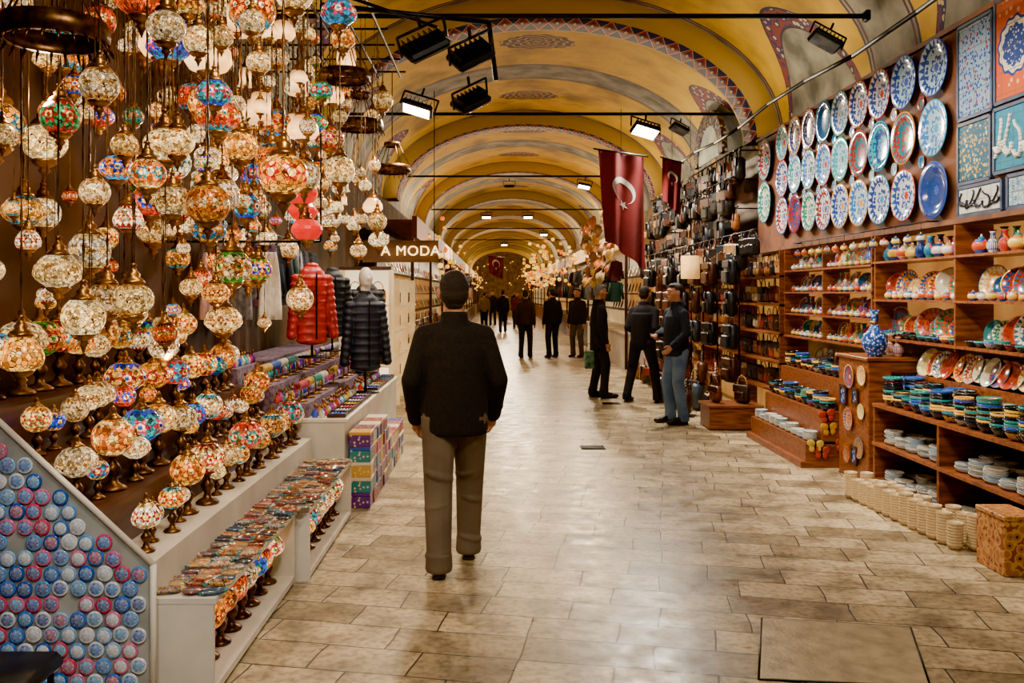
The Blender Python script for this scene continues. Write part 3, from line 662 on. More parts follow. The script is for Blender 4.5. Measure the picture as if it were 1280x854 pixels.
def shelf(name,x0,x1,y0,y1,zs,top,lab,back=None,mt=wood,dividers=1,thick=.025,cat='shelf unit',z0=0,pw=.03):
    t=thing(name,None,lab,cat,loc=(x1,y0,z0)); D=x1-x0; L=y1-y0
    for i in range(dividers+1):
        yy=i*(L-pw)/dividers; part('side_panel',MB().box(-D,0,yy,yy+pw,0,top-z0).mesh('sp',mt),t)
    if back: part('back_panel',MB().box(-.012,0,.03,L-.03,0,top-z0).mesh('bp',back),t)
    for z in zs: part('shelf_board',MB().box(-D-.012,-.013,0,L,z-thick-z0,z-z0).mesh('sbd',mt),t)
    return t
shelf('display_shelf',3.15,3.74,5.2,7.35,[.1,.40,.72],.695,'red-brown wooden display shelf stacked with bowls and dishes',woodd,dividers=2)
litback=pm('glow_ochre_back','#b87a38','#d89a50',3,.7,0,0,.6)  # emission in the back panel stands in for light on the shelves
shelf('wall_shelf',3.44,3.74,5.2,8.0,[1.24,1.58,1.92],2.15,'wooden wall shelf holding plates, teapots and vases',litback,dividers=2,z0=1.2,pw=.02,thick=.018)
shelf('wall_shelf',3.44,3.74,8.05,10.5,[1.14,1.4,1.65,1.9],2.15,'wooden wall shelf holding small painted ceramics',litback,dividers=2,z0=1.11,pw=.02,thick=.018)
bprof=[(0,.006),(.03,.006),(.05,.02),(.068,.045),(.075,.065),(.077,.065),(.07,.04),(.052,.014),(.032,0),(0,0)]
bw=MB().lathe(bprof,20).mesh('bowl',bwm)
TW=('painted_bowl',bw,'small colourful painted ceramic bowl in a stack','bowl',[])
pl2=MB().lathe([(0,.008),(.07,.008),(.11,.02),(.12,.024),(.121,.02),(.075,.002),(0,0)],28).mesh('plate2',ylm)
TQ=('small_plate',pl2,'medium painted ceramic plate in warm and blue glaze','plate',[])
nq=0; nw=0
for X in(3.235,3.41):
    y=5.3
    while y<7.28:
        n=R.choice([3,5,6,8,9]) if X<3.3 else R.choice([6,8,9]); s=R.choice([1,1,.85,.9])
        for k in range(n): inst(TW,(X+R.uniform(-.003,.003),y,.721+k*.021*s),(0,0,R.random()*6),s,group='stacked painted bowls on the display shelf'); nw+=1
        y+=.156
rs=thing('plate_riser',MB().box(3.5,3.72,5.25,7.33,.722,.94).box(3.5,3.51,5.25,7.33,.94,.96).mesh('rs',wood),'wooden riser holding leaning plates behind the bowls','riser')
y=5.3
while y<7.28:
    inst(TQ,(3.58,y,1.06),(0,-1.15,R.uniform(-.2,.2)),R.uniform(.8,1.1),group='leaning plates on the riser'); y+=.115; nq+=1
def clear(y,y0,L,n,pad=.1): return min(abs(y-y0-q*L/n) for q in range(n+1))>pad
y=5.34
while y<7.95:
    for z in (1.241,1.581):
        s=R.choice([.85,1.0,1.15]) if z<1.5 else R.choice([.8,1,1.1])
        if clear(y,5.2,2.8,2,.1): inst(TQ,(3.63,y,z+.121*s*.97),(0,-1.33,R.random()),s,group='plates standing on the wall shelf'); nq+=1
    y+=.15
tpm=ceramic('teapot_glaze',.06,['#d8d0b8','#2a58a8','#b83a28','#1a8a88','#d89838','#1c3a78'],['#23479a','#a83020','#1c7a6a'],['#e8c040','#d8d4c8','#c84a1c'])
tpb=MB().lathe([(0,0),(.035,0),(.04,.01),(.065,.04),(.07,.065),(.055,.095),(.028,.11),(.03,.115)],18).mesh('tpb',tpm)
tpl=MB().lathe([(.03,.113),(.02,.128),(.006,.134),(.01,.145),(0,.152)],12).mesh('tpl',tpm)
tps=MB().tube([(.055,0,.045),(.09,0,.07),(.105,0,.1),(.118,0,.112)],.009,8).mesh('tps',tpm)
tph=MB().tube([(-.05,0,.09),(-.085,0,.1),(-.1,0,.075),(-.09,0,.045),(-.06,0,.035)],.006,6).mesh('tph',tpm)
TT=('ceramic_teapot',None,'painted ceramic teapot with curved spout','teapot',[('pot_body',tpb,(0,0,0),(1,1,1)),('lid',tpl,(0,0,0),(1,1,1)),('spout',tps,(0,0,0),(1,1,1)),('handle',tph,(0,0,0),(1,1,1))])
vzb=MB().lathe([(0,0),(.03,0),(.034,.01),(.055,.05),(.05,.09),(.022,.13),(.018,.17),(.03,.19),(.026,.19),(.014,.165)],16).mesh('vzb',tpm); vzn=MB().lathe([(.02,.128),(.025,.133),(.02,.138)],14).mesh('vzn',brass)
TV=('ceramic_vase',None,'small painted ceramic vase with flared neck','vase',[('vase_body',vzb,(0,0,0),(1,1,1)),('neck_band',vzn,(0,0,0),(1,1,1))])
y=5.33
while y<7.9:
    if clear(y,5.2,2.8,2,.08):
        inst(TT if R.random()<.55 else TV,(3.52,y,1.921),(0,0,1.57+R.uniform(-.4,.4)),R.uniform(.8,1.1),group='teapots and vases on the wall shelf')
        inst(TV,(3.64,y+.07,1.921),(0,0,1.57),R.uniform(.85,1.12),group='teapots and vases on the wall shelf')
    y+=.15
y=5.33
while y<7.9:
    if clear(y,5.2,2.8,2,.08):
        inst(TT,(3.5,y,1.581),(0,0,1.57+R.uniform(-.4,.4)),R.uniform(.45,.65),group='teapots and vases on the wall shelf')
        for k in range(R.choice([1,2,2])): inst(TW,(3.51,y+.02,1.241+k*.016),(0,0,R.random()*6),.72,group='small bowls on the wall shelf'); nw+=1
    y+=.125
for k in range(14):
    y=7.0+k*.22; o=inst(TT,(3.38,y,2.04),(0,0,1.57),.55,'small painted jug hanging from the board edge',group='hanging jugs')
    part('hanging_wire',MB().cyl((0,0,.27),(0,0,.29),.003,.003,5).cyl((0,0,.14),(0,0,.28),.004,.004,5).mesh('hw',iron),o)
thing('jug_rail',MB().cyl((3.38,6.9,2.2),(3.38,10.0,2.2),.006,.006,6).box(3.38,3.5,6.9,6.92,2.195,2.205).box(3.38,3.5,9.98,10,2.195,2.205).mesh('jr',iron),'thin metal rail under the plate board','rail')
wd=MB().lathe([(0,.006),(.04,.006),(.062,.022),(.07,.026),(.071,.022),(.045,0),(0,0)],18,sx=1,sy=1.25).mesh('wdish',whc)
TD=('white_dish',wd,'small white ceramic dish stacked on the shelf','dish',[])
for z,X in((.401,3.25),(.401,3.42),(.101,3.25),(.101,3.42)):
    y=5.35
    while y<7.25:
        if clear(y,5.2,2.12,2,.1):
            for k in range(R.choice([4,6,8,9]) if z>.3 else R.choice([3,4,6])): inst(TD,(X+R.uniform(-.006,.006),y,z+k*.011),(0,0,R.uniform(-.3,.3)),1,group='stacked white dishes on the display shelf')
        y+=.182
cb=MB().lathe([(0,.005),(.028,.005),(.042,.02),(.048,.042),(.05,.042),(.046,.02),(.032,0),(0,0)],18).mesh('cbowl',crm)
TC=('cream_bowl',cb,'small unglazed cream bowl in a floor stack','bowl',[])
for i in range(13):
    q=i/12
    for r_ in range(2):
        X=3.05-.1*q-.115*r_; Y=5.6+1.4*q+.03*r_
        for k in range(R.choice([8,9,10,11])): inst(TC,(X+R.uniform(-.002,.002),Y,.001+k*.0185),(0,0,0),1,group='cream bowls stacked on the floor')
cr=thing('gift_crate',None,'orange and gold patterned crate on the floor beside the shelf','crate',loc=(3.03,5.22,0))
m=NM('crate_print',.5); v=m.vor(22)[0]; m.col(m.ramp(v,['#2a2418','#a8642c','#c09048','#8a3a1c'],'CONSTANT',[0,.2,.5,.7]))
part('crate_body',MB().cbox((0,0,.16),(.2,.3,.32),.006).mesh('cr',m.m),cr); part('lid',MB().cbox((0,0,.335),(.21,.31,.03),.005).mesh('crl',m.m),cr)
tw=thing('display_tower',None,'dark wooden display tower hung with framed tiles and round ceramics','display tower',loc=(3.14,7.42,0))
part('body',MB().cbox((.29,.32,.53),(.58,.64,1.06),.008).mesh('twb',wood),tw); part('top_board',MB().cbox((.29,.32,1.075),(.62,.68,.03),.005).mesh('twt',wood),tw)
vs_=thing('blue_vase',None,'blue and white patterned ceramic vase on the tower','vase',loc=(3.27,7.6,1.091))
part('vase_body',MB().lathe([(0,0),(.06,0),(.065,.02),(.1,.08),(.11,.13),(.09,.19),(.045,.24),(.03,.28),(.03,.36),(.045,.4),(.038,.4),(.025,.36)],24).mesh('vb',vasem),vs_); part('neck_band',MB().lathe([(.031,.275),(.037,.28),(.037,.3),(.031,.305)],20).mesh('nb',brass),vs_)
for (y,z,s) in((7.52,.93,.75),(7.78,.9,.9),(7.54,.62,.6),(7.8,.52,.9),(7.57,.3,.8),(7.84,.2,.65)):
    inst(TQ,(3.134,y,z),(0,-pi/2,0),s*.95,'round painted ceramic plate hung on the wooden tower',group='plates hung on the tower'); nq+=1
def frame(loc,w,h,rot=(0,0,0),mt=None,lab='small framed painted tile hung on the wooden tower'):
    t=thing('framed_tile',None,lab,'framed tile','framed tiles',loc,rot)
    b=MB()
    for a in(-1,1): b.box(-.015,.0,a*(w/2)-.012,a*(w/2)+.012,-h/2-.012,h/2+.012); b.box(-.015,0,-w/2,w/2,a*h/2-.012,a*h/2+.012)
    part('frame',b.mesh('fr2',woodd),t); part('tile',MB().box(-.008,0,-w/2,w/2,-h/2,h/2).mesh('tl2',mt or vasem),t)
frame((3.13,7.66,.74),.1,.12); frame((3.13,7.92,.72),.12,.16); frame((3.13,7.68,.22),.1,.14)
frame((3.43,7.40,.86),.2,.2,(0,0,pi/2))
for i in range(4): inst(TV,(3.45,7.55+.14*i,1.091),(0,0,0),.9+.1*(i%2),group='vases on the tower')
sbz=[(2.9,.24),(3.06,.52),(3.24,.82)]
t=thing('stepped_shelf',None,'red wooden stepped stand stacked with bowls and white dishes','display stand',loc=(3.74,8.25,0))
for (x,z),(x2,z2) in zip(sbz,sbz[1:]+[(3.44,0)]): part('step',MB().box(x-3.74,0,.0,1.75,0 if x==2.9 else z-.3,z).mesh('stp',wood),t)
part('plinth',MB().box(2.85-3.74,-.3,-.02,1.77,0,.06).mesh('stp2',wood),t)
for (x,z) in sbz:
    y=8.35
    while y<9.95:
        if z>.3:
            for k in range(R.choice([3,4,5])):
                if nw<300: inst(TW,(x+.085,y,z+.001+k*.026),(0,0,R.random()*6),1.0,group='stacked painted bowls on the stepped stand'); nw+=1
        else:
            for k in range(R.choice([4,7])): inst(TD,(x+.08,y,z+.001+k*.011),(0,0,0),.95,group='white dishes on the stepped stand')
        y+=.17
y=8.35
while y<9.95: inst(TQ,(3.62,y,.93),(0,-1.2,0),.9,group='leaning plates on the stepped stand'); y+=.15; nq+=1
btf=rpm('butterfly_glaze',['#d8681c','#e0a028','#c83a1c','#e8c850'],.25)
bm_=MB()
for sx in(-1,1):
    bm_.ell((sx*.035,0,.022),(.034,.006,.03),12,6,0,Matrix.Rotation(-sx*.5,3,'Y')); bm_.ell((sx*.026,0,-.022),(.024,.006,.024),12,6)
bwing=bm_.mesh('wings',btf); bbody=MB().ell((0,-.004,0),(.006,.008,.04),8,8).tube([(0,-.004,.035),(.015,-.004,.06)],.0015,4).tube([(0,-.004,.035),(-.015,-.004,.06)],.0015,4).mesh('bb',iron)
TBF=('ceramic_butterfly',None,'orange glazed ceramic butterfly fixed to the wooden stand','butterfly',[('wings',bwing,(0,0,0),(1,1,1)),('butterfly_body',bbody,(0,0,0),(1,1,1))])
for (x,z) in((3.35,.7),(3.5,.55),(3.33,.42),(3.46,.3),(3.12,.36),(3.25,.2),(3.55,.74),(3.05,.14),(2.99,.2),(3.1,.48)): inst(TBF,(x,8.24,z),(0,R.uniform(-.3,.3),0),1.2,group='ceramic butterflies on the stand')
for z in (1.141,1.401,1.651,1.901):
    y=8.18
    while y<10.4:
        if clear(y,8.05,2.42,2,.08):
            if R.random()<.65: inst(TQ,(3.63,y,z+.095),(0,-1.33,R.random()),.78,group='plates standing on the wall shelf'); nq+=1
            else: inst(TV,(3.6,y,z),(0,0,1.57),1.05,group='teapots and vases on the wall shelf')
            inst(TT,(3.5,y+.05,z),(0,0,1.57),.5,group='teapots and vases on the wall shelf')
        y+=.14
# ---------------------------------------------------------------- right bag stalls
litb2=pm('glow_tan_back','#b07838','#d09850',3,.7,0,0,.6)  # back panel given its own glow to brighten dark racks and stalls
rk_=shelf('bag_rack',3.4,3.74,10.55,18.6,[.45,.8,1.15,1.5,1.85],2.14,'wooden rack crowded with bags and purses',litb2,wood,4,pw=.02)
part('back_panel',MB().box(-.012,0,1.4,8.0,2.14,3.6).mesh('bp3',woodd),rk_)
nb=0
for z,s in((1.151,.95),(1.501,.95),(1.851,.9),(.801,.95),(.451,.95)):
    y=10.72
    while y<18.5:
        if clear(y,10.55,8.03,4,.13): inst(TBAG,(3.55,y,z),(0,0,-pi/2+R.uniform(-.25,.25)),s*R.uniform(.8,1),'leather handbag standing on the wooden rack',group='leather bags on the rack'); nb+=1
        y+=.24 if y<14.5 else .38
for zr,xr in((3.6,3.3),(3.2,3.18),(2.8,3.25),(2.4,3.12)):
    y0_=11.9 if zr>2.5 else 10.7
    thing('hanging_rail',MB().cyl((xr,y0_-.1,zr),(xr,18.5,zr),.012,.012,8).cyl((xr,12.1,zr),(3.75,12.1,zr),.01,.01,6).cyl((xr,17,zr),(3.75,17,zr),.01,.01,6).mesh('hr',iron),'black metal rail from which bags hang','rail')
    y=y0_
    while y<18.4:
        s=R.uniform(.85,1.45); inst(TBD if R.random()<.75 else TBAG,(xr,y,zr-.36*s),(0,0,-pi/2+R.uniform(-.7,.7)),s,'dark leather shoulder bag hanging from an overhead rail',group='leather bags hanging from the rail'); y+=R.uniform(.21,.29) if y<15 else R.uniform(.3,.4); nb+=1
bx=thing('wooden_crate',None,'low red-brown wooden box on the floor before the bags','box',loc=(2.85,10.7,0))
part('body',MB().cbox((0,0,.14),(.62,.5,.26),.01).mesh('wb',wood),bx); part('top_board',MB().cbox((0,0,.285),(.66,.54,.03),.005).mesh('wt',wood),bx)
for i,(x,y,z,s) in enumerate(((2.78,11.3,0,1.35),(2.55,11.75,0,1.3),(2.85,12.35,0,1.5),(2.6,13.0,0,1.2),(2.95,13.0,0,1.4),(2.65,13.9,0,1.2),(2.7,14.6,0,1.3),(2.95,11.85,.0,1.3),(2.98,10.65,.301,.9),(2.68,10.75,.301,.8),(2.75,15.3,0,1.3),(2.7,16.0,0,1.3),(2.7,16.8,0,1.3),(2.5,12.4,0,1.1),(2.82,11.3,.33,1.1),(2.9,12.35,.37,1.2),(2.95,11.85,.32,1.0))):
    inst(TBAG,(x,y,z+.001),(0,0,-pi/2+R.uniform(-.7,.7)),s,'large brown leather travel bag piled on the floor',group='travel bags on the floor'); nb+=1
b=MB().cbox((0,0,0),(.27,.13,.34),.035,0,None,True).cbox((0,-.08,-.06),(.2,.05,.16),.015).cbox((0,-.07,.11),(.25,.03,.1),.012); bpk=b.mesh('bpk',bagd)
bst=MB().tube([(-.06,.07,.15),(-.06,.1,0),(-.06,.07,-.15)],.012).tube([(.06,.07,.15),(.06,.1,0),(.06,.07,-.15)],.012).tube([(-.03,0,.17),(-.02,0,.22),(.02,0,.22),(.03,0,.17)],.006).mesh('bst',bagd)
TK=('backpack',None,'dark leather backpack hanging on the stall front','backpack',[('pack_body',bpk,(0,0,0),(1,1,1)),('straps',bst,(0,0,0),(1,1,1))])
for x,y,zz in((3.1,11.2,(1.9,1.5,1.08,.66)),(3.05,12.1,(1.9,1.5,1.08)),(3.02,12.8,(1.9,1.5,1.08)),(3.0,13.5,(1.9,1.5,1.08,.66)),(2.93,14.25,(1.9,1.5,1.08,.66)),(2.95,15.0,(1.9,1.5,1.08,.66)),(2.95,16.2,(1.9,1.5,1.08,.66))):
    thing('bag_post',MB().cyl((x,y+.02,0),(x,y+.02,2.2),.012,.012,8).lathe([(0,0),(.12,0),(.12,.015),(0,.02)],12,0,(x,y+.02,0)).mesh('bp2',iron),'thin black post hung with backpacks','post')
    for z in zz: inst(TK,(x-.11,y,z),(0,0,-pi/2+R.uniform(-.3,.3)),.95,group='backpacks hanging on posts')
t=thing('cream_lampshade',None,'cream fabric drum lampshade glowing over the bags','lampshade',loc=(2.75,12.45,2.0)); m_=pm('cream_shade','#d8a050','#f0c478',6,.7,0,0,.7)
part('shade',MB().lathe([(.13,-.16),(.13,.16),(.12,.16),(.12,-.16)],24).mesh('shd',m_),t); part('cord',MB().cyl((0,0,.1),(0,0,2.15),.004,.004,5).cyl((-.12,0,.14),(.12,0,.14),.003,.003,5).mesh('crd',iron),t)
# ---------------------------------------------------------------- flags
flagm=pm('red_flag_cloth','#560609','#780b0e',2,.8)
wh=pm('white_emblem','#b0aca4','#c4c0b8',9,.7)
def flag(loc,w,h,rz,lab,slant=0,amp=1.0):
    t=thing('national_flag',None,lab,'flag','red national flags',loc,(0,0,rz))
    nx,nz=36,18
    def F(u,v): return (u*w*(1-.12*v)+slant*v*h,amp*.08*w*math.sin(u*13+v*2.6)*(.35+v),-v*h-.11*h*math.sin(u*2.6)*v-.06*h*(u+.5))
    vs=[F(i/nx-.5,j/nz) for j in range(nz+1) for i in range(nx+1)]
    fs=[(j*(nx+1)+i,j*(nx+1)+i+1,(j+1)*(nx+1)+i+1,(j+1)*(nx+1)+i) for j in range(nz) for i in range(nx)]
    part('cloth',MB().add(vs,fs,0,True).mesh('fc',flagm),t)
    for sd in(-1,1):
        b=MB(); vs=[];fs=[]
        cu,cv=.0,.36; r1=.26; n=28
        for i in range(n+1):
            a=pi/2+(i/n-.5)*2*2.45
            ou=cu+r1*math.cos(a); ovv=cv-r1*math.sin(a)*w/h
            t2=(i/n-.5)*2*2.75; a2=pi/2+t2
            iu=cu+.205*math.cos(a2); iv=cv+.06*w/h-.205*math.sin(a2)*w/h
            for (uu,vv) in((ou,ovv),(iu,iv)):
                p=F(uu,vv); vs.append((p[0],p[1]+sd*.008,p[2]))
        for i in range(n): fs.append((i*2,i*2+1,i*2+3,i*2+2))
        b.add(vs,fs,0,True)
        sp=[]
        for i in range(10):
            a=-pi/2+pi*i/5; q=.11 if i%2==0 else .044; p=F(cu+q*math.cos(a),cv+.3*w/h-q*math.sin(a)*w/h); sp.append((p[0],p[1]+sd*.009,p[2]))
        p=F(cu,cv+.3*w/h); sp.append((p[0],p[1]+sd*.009,p[2]))
        b.add(sp,[(i,(i+1)%10,10) for i in range(10)],0)
        part('crescent_and_star',b.mesh('em',wh),t,'white crescent and star')
    part('flag_pole',MB().cyl((-w*.6,0,.01),(w*.6,0,-.07),.012,.012,8).cyl((0,0,-.03),(0,0,4.2-loc[2]),.004,.004,5).mesh('fp',iron),t)
flag((1.74,12.25,3.62),.68,1.42,.25,'large dark red flag with white crescent and star hanging in folds',.06)
flag((2.72,13.6,3.72),.34,.75,.3,'small red flag with white crescent and star')
flag((.0,42.2,3.4),.75,.95,.1,'red flag with crescent and star hung far down the aisle')
# ---------------------------------------------------------------- left shop w/ sign
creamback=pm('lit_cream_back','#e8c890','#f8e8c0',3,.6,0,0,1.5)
creamend=pm('glow_cream_panel','#c8a870','#e0c48c',3,.5,0,0,.5)  # emission makes end panels and boards look lit
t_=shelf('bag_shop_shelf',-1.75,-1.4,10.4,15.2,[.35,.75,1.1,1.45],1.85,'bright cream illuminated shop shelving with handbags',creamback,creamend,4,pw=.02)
t_.rotation_euler=(0,0,pi); t_.location=(-1.75,15.2,0)
for z in(.351,.751,1.101,1.451):
    y=10.65
    while y<15.1:
        if clear(y,10.4,4.8,4,.13): inst(TBAG,(-1.53,y,z),(0,0,pi/2+R.uniform(-.15,.15)),.78,'handbag displayed on an illuminated shop shelf',group='handbags on the illuminated shelves'); nb+=1
        y+=.36
t=thing('lit_showcase',None,'glowing cream showcase with handbags beneath the shop letters','showcase',loc=(-1.5,10.3,0))
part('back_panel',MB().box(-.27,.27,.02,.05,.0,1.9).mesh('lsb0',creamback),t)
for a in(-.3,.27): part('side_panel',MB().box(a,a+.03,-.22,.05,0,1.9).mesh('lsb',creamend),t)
part('top_panel',MB().box(-.3,.3,-.22,.05,1.9,1.94).mesh('lsb2',woodd),t)
for z in (.8,1.15,1.5):
    part('shelf_board',MB().box(-.27,.27,-.22,.02,z-.02,z).mesh('lss',creamend),t)
    for xx in(-1.63,-1.37): inst(TBAG,(xx,10.2,z+.001),(0,0,R.uniform(-.1,.1)),.72,'handbag displayed in the glowing showcase',group='handbags in the showcase'); nb+=1
sg=thing('shop_sign',None,'dark brown shop fascia with raised glowing gold letters','sign',loc=(-1.03,10.36,2.13))
part('backing_board',MB().cbox((-.1,.06,0),(.9,.02,.26),.005).mesh('sbk',pm('brown_sign_board','#4a2c12','#6e4620',6,.6,0,0,.06)),sg)
letm=pm('glowing_letters','#ffd078','#ffe2a8',5,.5,0,0,3.6)
part('sign_lettering',textmesh('A MODA',.165,.008,letm,1.1,-.0005),sg,'raised gold letters reading A MODA',(.02,.03,0),(pi/2,0,0))
b=MB().tube([(-.26+(.01+.003*i/3)*math.cos(i*.6),.03,.12+.01*i*.5+.016*math.sin(i*.6)) for i in range(13)],.005,5); part('ornament',b.mesh('orn',letm),sg,'curled gold ornament')
part('hanger',MB().cyl((-.4,.06,.1),(-.4,.06,1.9),.006,.006,6).cyl((.3,.06,.1),(.3,.06,1.9),.006,.006,6).mesh('hg',iron),sg)
awn=rpm('stall_fascia',['#6a4a24','#8a3a24','#4a4a4e','#8a703a'],.6)
fasl=pm('glow_fascia','#e8a850','#ffc870',6,.5,0,0,1.0)  # self-glowing fascia added to brighten the far stalls
fm=[wood,woodd,white]
for side in(-1,1):
    y=15.6 if side<0 else 18.8
    while y<78:
        L=R.uniform(3.4,4.2); xf=-1.45 if side<0 else 2.75
        t=thing('market_stall',None,'narrow market stall with shelves and fascia along the aisle','market stall','market stalls down the aisle',(xf,y,0))
        s=side
        def bx_(x0,x1,*a): return (min(s*x0,s*x1),max(s*x0,s*x1))+a
        part('counter',MB().box(*bx_(0,.7,0,L,0,.75)).box(*bx_(-.03,.7,-.02,L+.02,.75,.79)).mesh('mc',R.choice(fm)),t)
        part('back_panel',MB().box(*bx_(.66,.7,0,L,.8,2.0)).mesh('mbk',R.choice([creamend,litb2,litback])),t)
        part('upper_panel',MB().box(*bx_(.66,.7,0,L,2.0,2.9)).mesh('mup',woodd),t)
        part('fascia',MB().box(*bx_(-.05,.04,0,L,2.62,3.0)).box(*bx_(.04,.7,0,L,2.9,2.94)).mesh('mf',awn if R.random()<.5 else fasl),t)
        part('post',MB().box(*bx_(0,.06,-.03,.03,0,2.6)).mesh('mp',woodd),t)
        for z in(1.2,1.6,2.0): part('shelf_board',MB().box(*bx_(.4,.66,0,L,z,z+.03)).mesh('msb',woodd),t)
        yy=y+.3
        while yy<y+L-.2 and y<42:
            q=R.random()
            if nb<298: inst(TBAG,(xf+s*.25,yy,.791),(0,0,-s*pi/2),1.1,'bag standing on a stall counter',group='bags on the far stalls'); nb+=1
            for z in (1.231,1.631,2.031):
                if nq<298: inst(TQ,(xf+s*.55,yy,z+.12),(0,-s*1.3,0),1,'plate standing on a stall shelf down the aisle',group='plates on the far stalls'); nq+=1
            for z in (2.55,2.1):
                if nb>=298 and q<.7 or y>22: inst(TGA,(xf-s*.15,yy,z-.66),(0,0,R.uniform(0,3)),.75,'garment hanging at a stall front',group='garments at the stall fronts')
            yy+=.5
        y+=L+.15
# far lanterns
m=NM('far_lantern_glass',.3); c=m.ramp(m.rnd(),['#f0a020','#f8b430','#e87c10','#f0c060','#f0a020','#e89018','#d85808','#f8c858','#d8940c','#f0b030']); m.col(m.mix(.5,c,hx('#000000'))); m.emit(c,1.7)
fln=MB().lathe([(.004,.5),(.004,.12)],5,1).lathe([(.004,.14),(.03,.1),(.03,.085)],10,1).lathe(ballprof(.09,.95,8),14,0).lathe([(.03,-.085),(.02,-.1),(.002,-.13)],10,1).mesh('farl',m.m,bronze)
TF=('hanging_lantern',fln,'small glowing glass lantern hanging at a stall down the aisle','lantern',[])
fa=[]
while len(fa)<298:
    n_=len(fa)
    if n_<110: x,y,z=R.uniform(1.25,2.5),R.uniform(30,42),R.uniform(1.95,3.5)
    elif n_<130: x,y,z=R.uniform(-1.1,2.4),R.uniform(62,76),R.uniform(2.2,4.0)
    else:
        side=R.choice([-1,1,1])
        y=16.5+58*R.random()**1.3; x=(-1.45+R.uniform(.06,.4)) if side<0 else (2.75-R.uniform(.06,.5))
        if side>0 and y<25: continue
        z=R.uniform(1.8,3.2)
    if any(abs(x-a)+abs(y-b)<.2 or (math.dist((x,y,z),(a,b,c_))<.24) for a,b,c_ in fa): continue
    fa.append((x,y,z)); inst(TF,(x,y,z),(0,0,0),R.uniform(.4,.7) if n_>=110 else R.uniform(.6,.85),group='glowing lanterns down the aisle')
m_=rpm('yellow_goods',['#c8902c','#e0b048','#8a5a2c','#d8782c','#c8b080'],.6)
hb=MB().lathe([(0,.12),(.05,.115),(.085,.09),(.09,.02),(.15,.0),(.152,.006),(.09,.03)],16).mesh('hat',m_)
hats=[]
while len(hats)<45:
    p_=(2.5+R.uniform(-.12,.08),R.uniform(18.8,25),R.uniform(1.9,3.4))
    if all(math.dist(p_,h_)>.3 for h_ in hats): hats.append(p_)
for p_ in hats: inst(('straw_hat',hb,'yellow-brown hat hanging at a stall front','hat',[]),p_,(R.uniform(.9,1.5),0,R.uniform(-.5,.5)-pi/2),1.1,group='hats at the stall front')
